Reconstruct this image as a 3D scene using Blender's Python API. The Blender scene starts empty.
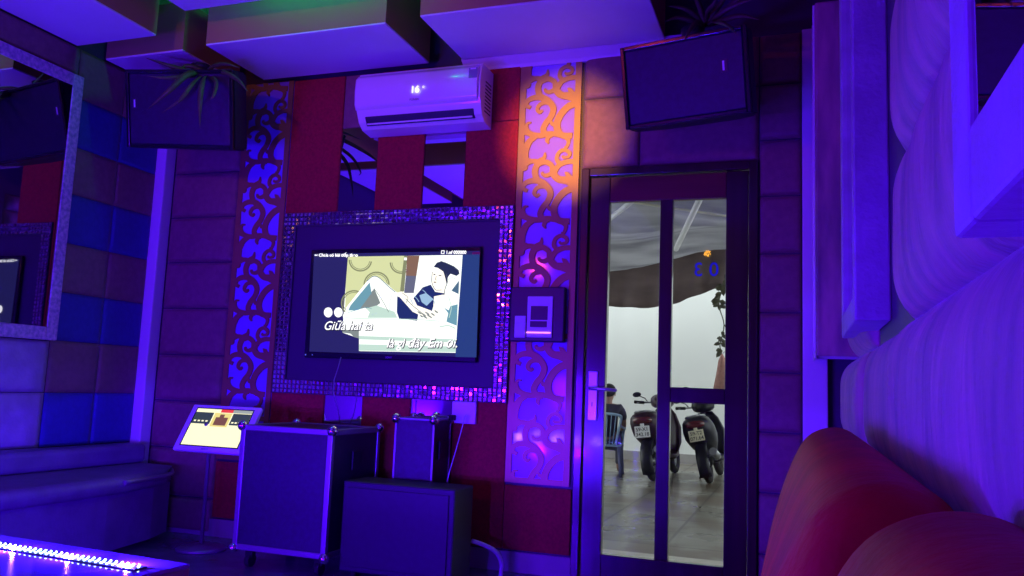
import bpy, bmesh, math, random
from mathutils import Vector, Matrix, Euler
random.seed(7)
PI = math.pi
C = bpy.context.scene.collection
Z0 = 1.0            # eye height above the floor; relative heights are measured from it
# ------------------------------------------------------------------ camera
FPX, YAW, PIT, ROL = 821.3, 0.33836, 0.12025, 0.04018
fw = Vector((-math.sin(YAW)*math.cos(PIT), math.cos(YAW)*math.cos(PIT), math.sin(PIT)))
rt0 = Vector((math.cos(YAW), math.sin(YAW), 0)); up0 = rt0.cross(fw)
rt = rt0*math.cos(ROL) + up0*math.sin(ROL); up = -rt0*math.sin(ROL) + up0*math.cos(ROL)
cam = bpy.data.cameras.new('camera'); co = bpy.data.objects.new('camera', cam); C.objects.link(co)
cam.sensor_width = 36; cam.lens = FPX/1024*36; cam.clip_start = .02; cam.clip_end = 200
m = Matrix.Identity(4)
for i in range(3):
    m[i][0] = rt[i]; m[i][1] = up[i]; m[i][2] = -fw[i]
m[2][3] = Z0
co.matrix_world = m
bpy.context.scene.camera = co

def on_wall(u, v, Y):
    """world point on the upright plane y=Y measured off the photograph"""
    d = (u-512)/FPX*rt - (v-288)/FPX*up + fw
    d = d*(Y/d.y)
    return Vector((d.x, d.y, d.z+Z0))

# ------------------------------------------------------------------ materials
MATS = {}
def mat(name, col, rough=.6, metal=0, emit=None, es=1, noise=0, nscale=8, bump=0, bscale=60, spec=.5, sheen=0, stretch=(1,1,1), col2=None, coat=0):
    if name in MATS: return MATS[name]
    M = bpy.data.materials.new(name); M.use_nodes = True; nt = M.node_tree; b = nt.nodes['Principled BSDF']
    b.inputs['Base Color'].default_value = (*col, 1); b.inputs['Roughness'].default_value = rough
    b.inputs['Metallic'].default_value = metal; b.inputs['Specular IOR Level'].default_value = spec
    if coat: b.inputs['Coat Weight'].default_value = coat; b.inputs['Coat Roughness'].default_value = .08
    if sheen: b.inputs['Sheen Weight'].default_value = sheen; b.inputs['Sheen Roughness'].default_value = .4
    tc = nt.nodes.new('ShaderNodeTexCoord'); mp = nt.nodes.new('ShaderNodeMapping')
    mp.inputs['Scale'].default_value = stretch; nt.links.new(tc.outputs['Object'], mp.inputs['Vector'])
    nz = nt.nodes.new('ShaderNodeTexNoise'); nz.inputs['Scale'].default_value = nscale; nz.inputs['Detail'].default_value = 5
    nt.links.new(mp.outputs[0], nz.inputs['Vector'])
    c2 = col2 if col2 else tuple(min(1, c*(1-noise)) for c in col)
    if noise or col2:
        mr = nt.nodes.new('ShaderNodeMapRange'); mr.inputs['From Min'].default_value = .35; mr.inputs['From Max'].default_value = .65
        nt.links.new(nz.outputs['Fac'], mr.inputs['Value'])
        mx = nt.nodes.new('ShaderNodeMix'); mx.data_type = 'RGBA'
        mx.inputs['A'].default_value = (*col, 1); mx.inputs['B'].default_value = (*c2, 1)
        nt.links.new(mr.outputs[0], mx.inputs['Factor']); nt.links.new(mx.outputs['Result'], b.inputs['Base Color'])
    if bump:
        n2 = nt.nodes.new('ShaderNodeTexNoise'); n2.inputs['Scale'].default_value = bscale; n2.inputs['Detail'].default_value = 3
        nt.links.new(mp.outputs[0], n2.inputs['Vector'])
        bp = nt.nodes.new('ShaderNodeBump'); bp.inputs['Strength'].default_value = bump; bp.inputs['Distance'].default_value = .01
        nt.links.new(n2.outputs['Fac'], bp.inputs['Height']); nt.links.new(bp.outputs[0], b.inputs['Normal'])
    if emit:
        b.inputs['Emission Color'].default_value = (*emit, 1); b.inputs['Emission Strength'].default_value = es
    MATS[name] = M
    return M

def emat(name, col, s=1.0):
    return mat(name, (0.01,0.01,0.01), .5, emit=col, es=s, spec=.1)

def glass_mat():
    M = bpy.data.materials.new('thin_glass'); M.use_nodes = True; nt = M.node_tree; nt.nodes.clear()
    o = nt.nodes.new('ShaderNodeOutputMaterial'); t = nt.nodes.new('ShaderNodeBsdfTransparent'); g = nt.nodes.new('ShaderNodeBsdfGlossy')
    t.inputs[0].default_value = (.95,.97,.96,1); g.inputs['Roughness'].default_value = .02
    f = nt.nodes.new('ShaderNodeFresnel'); f.inputs[0].default_value = 1.5
    mx = nt.nodes.new('ShaderNodeMixShader'); nt.links.new(f.outputs[0], mx.inputs[0]); nt.links.new(t.outputs[0], mx.inputs[1]); nt.links.new(g.outputs[0], mx.inputs[2])
    nt.links.new(mx.outputs[0], o.inputs[0]); MATS['thin_glass'] = M
    return M
glass_mat()

mat('white_paint', (.75,.75,.78), .55, noise=.06, nscale=3)
mat('cove_paint', (.42,.20,.10), .6, noise=.08, nscale=3)
mat('brown_pad', (.26,.14,.12), .7, noise=.18, nscale=25, bump=.25, bscale=120, sheen=.2)
mat('blue_pad', (.035,.045,.30), .7, noise=.15, nscale=25, bump=.25, bscale=120, sheen=.2)
mat('red_pad', (.40,.012,.022), .85, noise=.3, nscale=60, bump=.4, bscale=200, sheen=.2)
mat('silver_velvet', (.50,.27,.27), .6, col2=(.21,.12,.17), nscale=11, stretch=(1,1,.22), bump=.5, bscale=25, sheen=.5)
mat('silver_pad', (.42,.32,.5), .6, noise=.2, nscale=9, bump=.3, bscale=60, sheen=.2)
mat('speckled_frame', (.70,.48,.60), .35, col2=(.30,.26,.34), nscale=45, bump=.2, bscale=90)
mat('mirror', (.82,.82,.85), .015, metal=1)
mat('dark_mirror', (.55,.55,.6), .02, metal=1)
mat('backing_painted_reflection', (.30,.17,.85), .3, noise=.05, nscale=4, metal=.0, coat=.9)  # mirror backing; violet reflection of the room is put into the base colour
mat('gold_metal', (.36,.22,.085), .42, metal=.35, bump=.05, bscale=150)
mat('tile_mirror', (.75,.72,.8), .12, metal=1)
mat('tile_grout', (.05,.04,.07), .6)
mat('black_gloss', (.012,.012,.02), .18, coat=.3)
mat('black_matte', (.018,.016,.03), .55, noise=.2, nscale=30)
mat('black_recess', (.05,.03,.07), .5)
mat('case_black', (.02,.017,.045), .35, noise=.3, nscale=40, bump=.25, bscale=300)
mat('aluminium', (.30,.27,.34), .4, metal=.6, bump=.05, bscale=80)
mat('chrome', (.85,.85,.9), .12, metal=1)
mat('ac_white', (.85,.80,.82), .22, coat=.4)
mat('ac_dark', (.03,.03,.05), .5)
mat('door_wood', (.055,.022,.020), .22, noise=.4, nscale=10, stretch=(1,1,.1), coat=.3)
mat('door_lintel', (.16,.05,.02), .4, noise=.4, nscale=10, stretch=(.1,1,1))
mat('handle_metal', (.6,.55,.7), .3, metal=.7)
mat('plastic_white', (.75,.73,.8), .35)
mat('plastic_dark', (.03,.025,.05), .35)
mat('sofa_red', (.55,.006,.02), .5, noise=.35, nscale=6, stretch=(1,1,1), bump=.25, bscale=40, spec=.12)
mat('sofa_bench', (.19,.12,.27), .5, noise=.2, nscale=8, bump=.2)
mat('floor_dark', (.17,.15,.22), .25, noise=.3, nscale=6)
mat('leaf_dark', (.09,.09,.045), .55, noise=.4, nscale=15)
mat('glass_top', (.22,.10,.45), .08, coat=.5)  # violet glow of the lit glass is put into the base colour
mat('led_white', (.8,.9,1), .4, emit=(.45,.85,1.0), es=7)
mat('led_strip', (.03,.03,.06), .5)
mat('cable_white', (.6,.6,.65), .5)
mat('cable_grey', (.25,.25,.3), .5)
mat('outside_wall', (.80,.82,.80), .8, noise=.06, nscale=1.2)
mat('plinth', (.35,.33,.33), .8, noise=.2, nscale=3)
mat('tarp_brown', (.20,.145,.14), .75, noise=.35, nscale=2.0, stretch=(.5,1,2), bump=.4, bscale=5)
mat('pole_white', (.85,.86,.9), .4)
mat('bike_black', (.012,.012,.02), .35, spec=.3)
mat('bike_maroon', (.03,.010,.024), .35, spec=.3)
mat('rubber', (.012,.012,.014), .8)
mat('seat_black', (.03,.03,.035), .6)
mat('metal_grey', (.35,.36,.38), .35, metal=.8)
mat('plate_white', (.8,.8,.82), .5); mat('plate_yellow', (.62,.58,.42), .5); mat('ink', (.03,.03,.05), .6)
mat('tail_red', (.10,.012,.02), .2, coat=.5)
mat('chair_blue', (.42,.62,.85), .35)
mat('chair_leg', (.12,.13,.28), .4)
mat('skin', (.42,.24,.18), .55); mat('hair', (.02,.018,.02), .6, bump=.3); mat('shirt', (.05,.045,.08), .8); mat('trousers', (.07,.07,.1), .8)
mat('cloth_brown', (.40,.20,.17), .8, noise=.3, nscale=20)
mat('number_blue', (.01,.03,.45), .5, emit=(.01,.02,.5), es=.1)  # the number is no lamp; a faint glow is added to it
mat('sill_stone', (.72,.70,.60), .6, noise=.1, nscale=6)
mat('orange_lamp', (.8,.3,.02), .4, emit=(1,.45,.03), es=3)

def paving_mat():
    M = mat('paving_wet', (.32,.31,.27), .22); nt = M.node_tree; b = nt.nodes['Principled BSDF']
    tc = nt.nodes.new('ShaderNodeTexCoord'); mp = nt.nodes.new('ShaderNodeMapping'); mp.inputs['Rotation'].default_value = (0,0,0)
    nt.links.new(tc.outputs['Object'], mp.inputs['Vector'])
    br = nt.nodes.new('ShaderNodeTexBrick'); br.offset = 0; br.squash = 1
    br.inputs['Scale'].default_value = 1; br.inputs['Brick Width'].default_value = .62; br.inputs['Row Height'].default_value = .62
    br.inputs['Mortar Size'].default_value = .012; br.inputs['Color1'].default_value = (.20,.19,.155,1); br.inputs['Color2'].default_value = (.28,.265,.22,1)
    br.inputs['Mortar'].default_value = (.09,.08,.07,1)
    nt.links.new(mp.outputs[0], br.inputs['Vector'])
    nz = nt.nodes.new('ShaderNodeTexNoise'); nz.inputs['Scale'].default_value = 1.6; nz.inputs['Detail'].default_value = 6
    nt.links.new(mp.outputs[0], nz.inputs['Vector'])
    r = nt.nodes.new('ShaderNodeMapRange'); r.inputs['From Min'].default_value = .47; r.inputs['From Max'].default_value = .56
    nt.links.new(nz.outputs['Fac'], r.inputs['Value'])
    mx = nt.nodes.new('ShaderNodeMix'); mx.data_type = 'RGBA'; mx.blend_type = 'MULTIPLY'; mx.inputs['B'].default_value = (.62,.50,.44,1)
    nt.links.new(r.outputs[0], mx.inputs['Factor']); nt.links.new(br.outputs['Color'], mx.inputs['A']); nt.links.new(mx.outputs['Result'], b.inputs['Base Color'])
    r2 = nt.nodes.new('ShaderNodeMapRange'); r2.inputs['To Min'].default_value = .12; r2.inputs['To Max'].default_value = .5
    nt.links.new(nz.outputs['Fac'], r2.inputs['Value']); nt.links.new(r2.outputs[0], b.inputs['Roughness'])
paving_mat()

def tarp_mat():
    M = MATS['tarp_grey']; nt = M.node_tree; b = nt.nodes['Principled BSDF']; o = nt.nodes['Material Output']
    t = nt.nodes.new('ShaderNodeBsdfTranslucent'); mx = nt.nodes.new('ShaderNodeMixShader'); mx.inputs[0].default_value = .32
    src = b.inputs['Base Color'].links[0].from_socket; nt.links.new(src, t.inputs[0])
    nt.links.new(b.outputs[0], mx.inputs[1]); nt.links.new(t.outputs[0], mx.inputs[2]); nt.links.new(mx.outputs[0], o.inputs[0])
mat('tarp_grey', (.62,.62,.66), .7, col2=(.34,.34,.39), nscale=1.6, stretch=(.6,2.2,1), bump=.6, bscale=2.5)
tarp_mat()

# ------------------------------------------------------------------ object helpers
WM = {}
def _set(o, **k):
    for a, v in k.items():
        if v is not None: o[a] = v
def tag(o, label, cat, group=None):
    _set(o, label=label, category=cat, group=group); return o
def thing(name, label, cat, loc=(0,0,0), rot=(0,0,0), group=None):
    o = bpy.data.objects.new(name, None); C.objects.link(o); o.location = loc; o.rotation_euler = rot
    o.empty_display_size = .1
    WM[o.name] = Matrix.Translation(loc) @ Euler(rot).to_matrix().to_4x4()
    return tag(o, label, cat, group)
def part(name, bm, mats, parent=None, world=True, smooth=False, autos=True):
    """one mesh object; with a parent the (world) geometry is moved into the parent's frame"""
    if parent is not None:
        W = WM[parent.name]
        if world: bm.transform(W.inverted())
        Wn = W
    else:
        xs = [v.co for v in bm.verts]
        c = Vector(((min(v.x for v in xs)+max(v.x for v in xs))/2, (min(v.y for v in xs)+max(v.y for v in xs))/2, min(v.z for v in xs)))
        bm.transform(Matrix.Translation(-c)); Wn = Matrix.Translation(c)
    bmesh.ops.recalc_face_normals(bm, faces=bm.faces) if autos else None
    me = bpy.data.meshes.new(name); bm.to_mesh(me); bm.free()
    if isinstance(mats, str): mats = [mats]
    for n in mats: me.materials.append(MATS[n])
    if smooth:
        for p in me.polygons: p.use_smooth = True
    o = bpy.data.objects.new(name, me); C.objects.link(o)
    if parent is not None: o.parent = parent
    else: o.location = Wn.to_translation()
    WM[o.name] = Wn
    return o
def struct(name, bm, mats, parent=None, **k):
    o = part(name, bm, mats, parent, **k)
    if parent is None: o['kind'] = 'structure'
    return o
def B(): return bmesh.new()
def box(bm, x0, x1, y0, y1, z0, z1, mi=0, bev=0, seg=2):
    vs = [bm.verts.new((x, y, z)) for x in (x0, x1) for y in (y0, y1) for z in (z0, z1)]
    fs = [bm.faces.new([vs[i] for i in q]) for q in ((0,1,3,2),(4,6,7,5),(0,4,5,1),(2,3,7,6),(0,2,6,4),(1,5,7,3))]
    for f in fs: f.material_index = mi
    if bev:
        es = list({e for f in fs for e in f.edges})
        r = bmesh.ops.bevel(bm, geom=es, offset=bev, segments=seg, profile=.5, affect='EDGES')
        for f in r['faces']: f.material_index = mi
    return bm
def tube(bm, pts, r, n=8, mi=0, cap=True, up=Vector((0,0,1)), sx=1, sy=1):
    pts = [Vector(p) for p in pts]; rings = []
    rr = r if isinstance(r, (list, tuple)) else [r]*len(pts)
    prev = None
    for i, p in enumerate(pts):
        t = (pts[min(i+1, len(pts)-1)] - pts[max(i-1, 0)]).normalized()
        if prev is None:
            a = up if abs(t.dot(up)) < .95 else Vector((1,0,0))
            s = t.cross(a).normalized()
        else:
            s = (prev - t*prev.dot(t)).normalized()
        prev = s; q = t.cross(s)
        rings.append([bm.verts.new(p + s*math.cos(2*PI*k/n)*rr[i]*sx + q*math.sin(2*PI*k/n)*rr[i]*sy) for k in range(n)])
    for a, b in zip(rings, rings[1:]):
        for k in range(n):
            f = bm.faces.new((a[k], a[(k+1)%n], b[(k+1)%n], b[k])); f.material_index = mi; f.smooth = True
    if cap:
        for g in (rings[0], rings[-1]):
            f = bm.faces.new(g); f.material_index = mi
    return bm
def loft(bm, rings, mi=0, cap=True):
    R = [[bm.verts.new(p) for p in ring] for ring in rings]; n = len(R[0])
    for a, b in zip(R, R[1:]):
        for k in range(n):
            f = bm.faces.new((a[k], a[(k+1)%n], b[(k+1)%n], b[k])); f.material_index = mi; f.smooth = True
    if cap:
        for g in (R[0], R[-1]):
            f = bm.faces.new(g); f.material_index = mi
    return bm
def sell(c, rx, rz, n=16, e=2.6, plane='xz', tilt=0):
    """superellipse ring in a plane through c"""
    out = []
    for k in range(n):
        a = 2*PI*k/n; ca, sa = math.cos(a), math.sin(a)
        x = rx*abs(ca)**(2/e)*(1 if ca >= 0 else -1); z = rz*abs(sa)**(2/e)*(1 if sa >= 0 else -1)
        if plane == 'xz': p = Vector((c[0]+x, c[1]+z*math.sin(tilt), c[2]+z*math.cos(tilt)))
        elif plane == 'xy': p = Vector((c[0]+x, c[1]+z, c[2]))
        else: p = Vector((c[0], c[1]+x, c[2]+z))
        out.append(p)
    return out
def lathe(bm, prof, cx, cy, n=24, mi=0):
    loft(bm, [[Vector((cx+r*math.cos(2*PI*k/n), cy+r*math.sin(2*PI*k/n), z)) for k in range(n)] for r, z in prof], mi)
    return bm
def ellipsoid(bm, c, r, rot=None, seg=16, ring=10, mi=0):
    g = bmesh.ops.create_uvsphere(bm, u_segments=seg, v_segments=ring, radius=1)
    M = Matrix.Translation(c) @ (rot.to_4x4() if rot else Matrix.Identity(4)) @ Matrix.Diagonal((*r, 1))
    bmesh.ops.transform(bm, matrix=M, verts=g['verts'])
    for v in g['verts']:
        for f in v.link_faces: f.material_index = mi; f.smooth = True
    return bm
def torus(bm, c, R, r, axis='x', n=24, k=8, mi=0):
    rings = []
    for i in range(n):
        a = 2*PI*i/n; ring = []
        for j in range(k):
            b = 2*PI*j/k; d = R + r*math.cos(b); h = r*math.sin(b)
            ring.append(Vector((h, d*math.cos(a), d*math.sin(a))) + Vector(c) if axis == 'x' else Vector((d*math.cos(a), d*math.sin(a), h)) + Vector(c))
        rings.append([bm.verts.new(p) for p in ring])
    for i in range(n):
        a, b = rings[i], rings[(i+1) % n]
        for j in range(k):
            f = bm.faces.new((a[j], a[(j+1)%k], b[(j+1)%k], b[j])); f.smooth = True; f.material_index = mi
    return bm
def padfun(w, h, depth, r, bulge):
    def H(x, y):
        dx = min(x, w-x); dy = min(y, h-y)
        def e(d):
            t = min(1, max(0, d/r)); return math.sqrt(max(0, 1-(1-t)**2))
        return depth*e(dx)*e(dy)*(1-bulge + bulge*math.sin(PI*x/w)*math.sin(PI*y/h)) + .0
    return H
def pad(bm, w, h, depth, place, r=.05, bulge=.3, nx=18, ny=14, wob=0):
    """upholstered panel: place(x, y, height) -> world point"""
    H = padfun(w, h, depth, r, bulge)
    def samp(n, L):
        t = [L*(1-math.cos(PI*i/n))/2 for i in range(n+1)]
        return [.5*a + .5*L*i/n for i, a in enumerate(t)]
    X, Yy = samp(nx, w), samp(ny, h)
    g = [[bm.verts.new(place(x, y, .004 + H(x, y) + wob*math.sin(x*17+y*5)*math.sin(y*11+x*3)*min(1, H(x, y)/depth*1.0))) for y in Yy] for x in X]
    for i in range(nx):
        for j in range(ny):
            f = bm.faces.new((g[i][j], g[i+1][j], g[i+1][j+1], g[i][j+1])); f.smooth = True
    # solid back so the pad is a closed cushion
    bk = [bm.verts.new(place(x, y, 0)) for x, y in ((0,0),(w,0),(w,h),(0,h))]
    bm.faces.new(bk)
    cor = [g[0][0], g[-1][0], g[-1][-1], g[0][-1]]
    sides = [[g[i][0] for i in range(nx+1)], [g[-1][j] for j in range(ny+1)], [g[i][-1] for i in range(nx, -1, -1)], [g[0][j] for j in range(ny, -1, -1)]]
    for k, s in enumerate(sides):
        bm.faces.new([bk[k]] + s + [bk[(k+1) % 4]])
    return bm
def text_bm(body, size, M, depth=.0, shear=0, align='LEFT', bold=0, sx=1):
    cu = bpy.data.curves.new('t', 'FONT'); cu.body = body; cu.size = size; cu.extrude = depth; cu.shear = shear; cu.align_x = align; cu.offset = bold
    o = bpy.data.objects.new('t', cu); C.objects.link(o)
    dg = bpy.context.evaluated_depsgraph_get(); me = bpy.data.meshes.new_from_object(o.evaluated_get(dg))
    bm = bmesh.new(); bm.from_mesh(me); bm.transform(M @ Matrix.Diagonal((sx,1,1,1)))
    bpy.data.objects.remove(o); bpy.data.curves.remove(cu); bpy.data.meshes.remove(me)
    return bm
def merge(bm, other, mi=0):
    vm = [bm.verts.new(v.co) for v in other.verts]; other.verts.index_update()
    for f in other.faces:
        try: nf = bm.faces.new([vm[v.index] for v in f.verts]); nf.material_index = mi
        except ValueError: pass
    other.free(); return bm
WALLM = Matrix.Rotation(PI/2, 4, 'X')       # text lying in xz, read from -y

# ------------------------------------------------------------------ room shell
XL, XR, YB, YF = -4.1, .27, 4.4, -2.2
CH = 3.38
b = B(); box(b, XL-.1, XR+.1, YF-.1, YB, -.1, 0); struct('floor', b, 'floor_dark')
b = B(); box(b, XL-.1, XR+.1, YF-.1, YB+.12, CH, CH+.1); struct('ceiling', b, 'cove_paint')
b = B(); box(b, XL-.1, XL, YF-.1, YB+.12, 0, CH); struct('wall_left', b, 'black_recess')
b = B(); box(b, XR, XR+.1, YF-.1, YB+.12, 0, CH); struct('wall_right', b, 'black_recess')  # black base colour stands in for shade in the gap beside the casing
b = B(); box(b, XL, XR, YF-.1, YF, 0, CH); struct('wall_front', b, 'brown_pad')
DX0, DX1, DZ = -1.15, -.20, 1.235+Z0        # door opening incl. its frame
b = B(); box(b, XL, DX0, YB, YB+.12, 0, CH); box(b, DX1, XR, YB, YB+.12, 0, CH); box(b, DX0, DX1, YB, YB+.12, DZ, CH)
struct('wall_back', b, 'black_recess')
b = B(); box(b, XL, DX0, YB-.018, YB, 0, .11, bev=.004); struct('baseboard_back', b, 'plinth')
# crown moulding along the top of the back wall
b = B()
prof = [(0,0),(.0,-.075),(-.02,-.075),(-.03,-.055),(-.055,-.035),(-.075,-.02),(-.08,0)]
loft(b, [[Vector((x, YB+p[0], 1.945+Z0+p[1])) for p in prof] for x in (-1.90, -.60)])
for f in b.faces: f.smooth = False
struct('trim_1', b, 'white_paint')
# white corner casings
b = B(); box(b, XL+.0, XL+.085, YB-.10, YB-.005, .0, 1.90+Z0, bev=.008); struct('trim_2', b, 'white_paint')
b = B(); box(b, .018, .135, YB-.05, YB-.005, 0, 1.92+Z0, bev=.006); struct('trim_3', b, 'white_paint')

# ------------------------------------------------------------------ dropped ceiling boxes
def drop(x0, x1, y0, y1, label, zb=1.925, zt=None):
    t = thing('ceiling_box', label, 'ceiling panel', ((x0+x1)/2, (y0+y1)/2, zb+Z0), group=None)
    zt = zt or CH-Z0-.14
    b = B(); box(b, x0, x1, y0, y1, zb+Z0+.012, zt+Z0); part('side', b, 'cove_paint', t)
    b = B(); box(b, x0, x1, y0, y1, zb+Z0, zb+Z0+.012, bev=.003, seg=1); part('underside', b, 'white_paint', t)
    b = B(); box(b, x0+.12, x1-.12, y0+.12, y1-.12, zt+Z0, CH); part('hanger', b, 'white_paint', t)
drop(-3.295, -2.11, 3.76, 4.32, 'white-bottomed ceiling box with green-lit front above the left red wall panel')
drop(-1.89, -.69, 3.73, 4.318, 'white-bottomed ceiling box above the gold scroll panel beside the door')
drop(-4.08, -3.49, 3.79, 4.32, 'small ceiling box in the left back corner, above the left loudspeaker')
drop(-4.08, -3.49, 2.55, 3.575, 'ceiling box over the left wall mirror, cut by the top left corner of the photo')
drop(-3.295, -1.60, 2.55, 3.57, 'raised ceiling box peeking in at the top edge, in front of the green-lit box', 2.05)
for (x0, x1, y0, y1, l) in ((-4.08,-3.49,.9,2.3,'ceiling box farther back along the left wall, out of the picture'), (-3.295,-1.6,.9,2.3,'middle ceiling box above the table, out of the picture'), (-1.3,.2,-.6,1.2,'ceiling box over the red sofa, out of the picture'), (-3.295,-1.6,-1.4,.6,'ceiling box behind the viewer, out of the picture')):
    drop(x0, x1, y0, y1, l)

# ------------------------------------------------------------------ back wall panelling
def back_pad(x0, x1, z0, z1, m, label, group, depth=.024, r=.022, y=YB):
    b = B(); g = .003
    pad(b, x1-x0-2*g, z1-z0-2*g, depth, lambda x, z, h: Vector((x0+g+x, y-h, z0+g+z+Z0)), r=r, bulge=.25, nx=14, ny=12)
    tag(part('wall_panel', b, m), label, 'wall panel', group)
rows = [1.925, 1.646, 1.345, 1.043, .738, .432, .126, -.174, -.474, -.774, -.98]
ordn = ['topmost', 'second', 'third', 'fourth', 'fifth', 'sixth', 'seventh', 'eighth', 'ninth', 'lowest']
for i in range(10):
    back_pad(-.195, .018, rows[i+1], rows[i], 'brown_pad', 'brown padded panel between door and right corner, %s counting down' % ordn[i], 'padded panels right of the door', .035)
    back_pad(-4.01, -3.475, rows[i+1], rows[i], 'brown_pad', 'brown padded panel between left corner casing and left scroll panel, %s counting down' % ordn[i], 'padded panels left of the scroll panel', .035)
for (x0, x1, z0, z1, l) in ((-1.155,-.83,1.646,1.925,'upper brown padded panel right of the scroll panel, beside the loudspeaker'), (-.83,-.195,1.646,1.925,'upper brown padded panel hidden behind the right loudspeaker'),
                            (-1.155,-.83,1.24,1.646,'lower brown padded panel above the door on its left side'), (-.83,-.195,1.24,1.646,'lower brown padded panel above the door, under the loudspeaker')):
    back_pad(x0, x1, z0, z1, 'brown_pad', l, 'padded panels above the door')
def red_panel(x0, x1, z0, z1, label):
    b = B(); box(b, x0+.002, x1-.002, YB-.022, YB, z0+Z0, z1+Z0, bev=.006)
    tag(part('wall_panel', b, 'red_pad'), label, 'wall panel', 'red felt wall panels')
red_panel(-3.10, -2.72, -.88, 1.925, 'tall red felt panel left of the air conditioner, beside the left scroll panel')
red_panel(-2.46, -2.14, -.88, 1.925, 'tall red felt panel between the two mirror strips')
red_panel(-1.87, -1.54, -.88, 1.55, 'tall red felt panel between right mirror strip and right scroll panel')
red_panel(-1.87, -1.54, 1.553, 1.925, 'short red felt panel right of the air conditioner')
red_panel(-1.54, -1.155, -.88, -.535, 'low red felt panel beneath the right scroll panel')
red_panel(-3.475, -3.10, -.88, -.535, 'low red felt panel beneath the left scroll panel')
for x0, x1, zt, l in ((-2.72,-2.46,1.58,'narrow mirror strip left, below the left end of the air conditioner'), (-2.14,-1.87,1.55,'narrow mirror strip right, below the right end of the air conditioner')):
    b = B(); box(b, x0+.001, x1-.001, YB-.012, YB, -.88+Z0, zt+Z0, bev=.002, seg=1)
    tag(part('mirror_strip', b, 'mirror'), l, 'mirror', 'mirror strips on the back wall')
    b = B(); box(b, x0+.001, x1-.001, YB-.014, YB, zt+.002+Z0, 1.925+Z0, bev=.003)
    tag(part('wall_panel', b, 'brown_pad'), 'plain dark panel behind the %s end of the air conditioner' % ('left' if x0 < -2.5 else 'right'), 'wall panel')

# ------------------------------------------------------------------ scroll cut metal panels
def cr(pts, n=7):
    P = [Vector(p) for p in pts]; P = [P[0]*2-P[1]] + P + [P[-1]*2-P[-2]]; out = []
    for i in range(1, len(P)-2):
        for k in range(n):
            t = k/n; a, b_, c, d = P[i-1], P[i], P[i+1], P[i+2]
            out.append(.5*((2*b_)+(c-a)*t+(2*a-5*b_+4*c-d)*t*t+(3*b_-a-3*c+d)*t**3))
    out.append(P[-2]); return out
STROKES = [  # (points, start width, middle width, end width) in traced units, 315 = clear width, 528 = repeat
 ([(128,308),(100,292),(108,262),(150,245),(205,250),(250,282),(275,325),(262,375),(230,415),(215,455),(235,485),(275,490)], 22,38,36),
 ([(262,292),(225,282),(188,292),(172,322),(190,342),(207,330)], 30,26,16),
 ([(232,70),(226,105),(192,135),(172,180),(180,225),(210,262)], 6,40,34),
 ([(195,140),(240,132),(278,158),(282,198),(248,216),(222,208),(216,192)], 34,30,14),
 ([(275,150),(288,205),(322,242),(372,252),(420,268)], 20,42,60),
 ([(362,200),(382,220),(400,250)], 4,26,40),
 ([(420,137),(368,138),(322,158),(296,200),(300,225)], 30,32,34),
 ([(330,150),(308,118),(318,80),(352,62),(385,80),(384,104),(352,110),(342,98)], 26,24,12),
 ([(425,300),(372,318),(328,360),(302,415),(308,465),(338,498),(400,505)], 44,44,36),
 ([(262,405),(275,425),(302,420)], 14,22,30),
 ([(136,404),(112,408),(106,440),(130,474),(190,490),(270,484),(340,502),(378,532),(368,572),(352,574)], 10,34,14),
 ([(80,455),(130,478)], 40,30,26),
 ([(258,488),(242,520),(252,545)], 34,26,8),
 ([(175,492),(128,524),(105,580),(100,640),(84,690)], 28,44,50),
 ([(84,150),(112,138),(150,122),(215,132)], 14,30,30),
 ([(80,120),(118,118),(155,126)], 60,40,24),
 ([(105,130),(112,165),(84,172)], 26,22,20),
]
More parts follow.
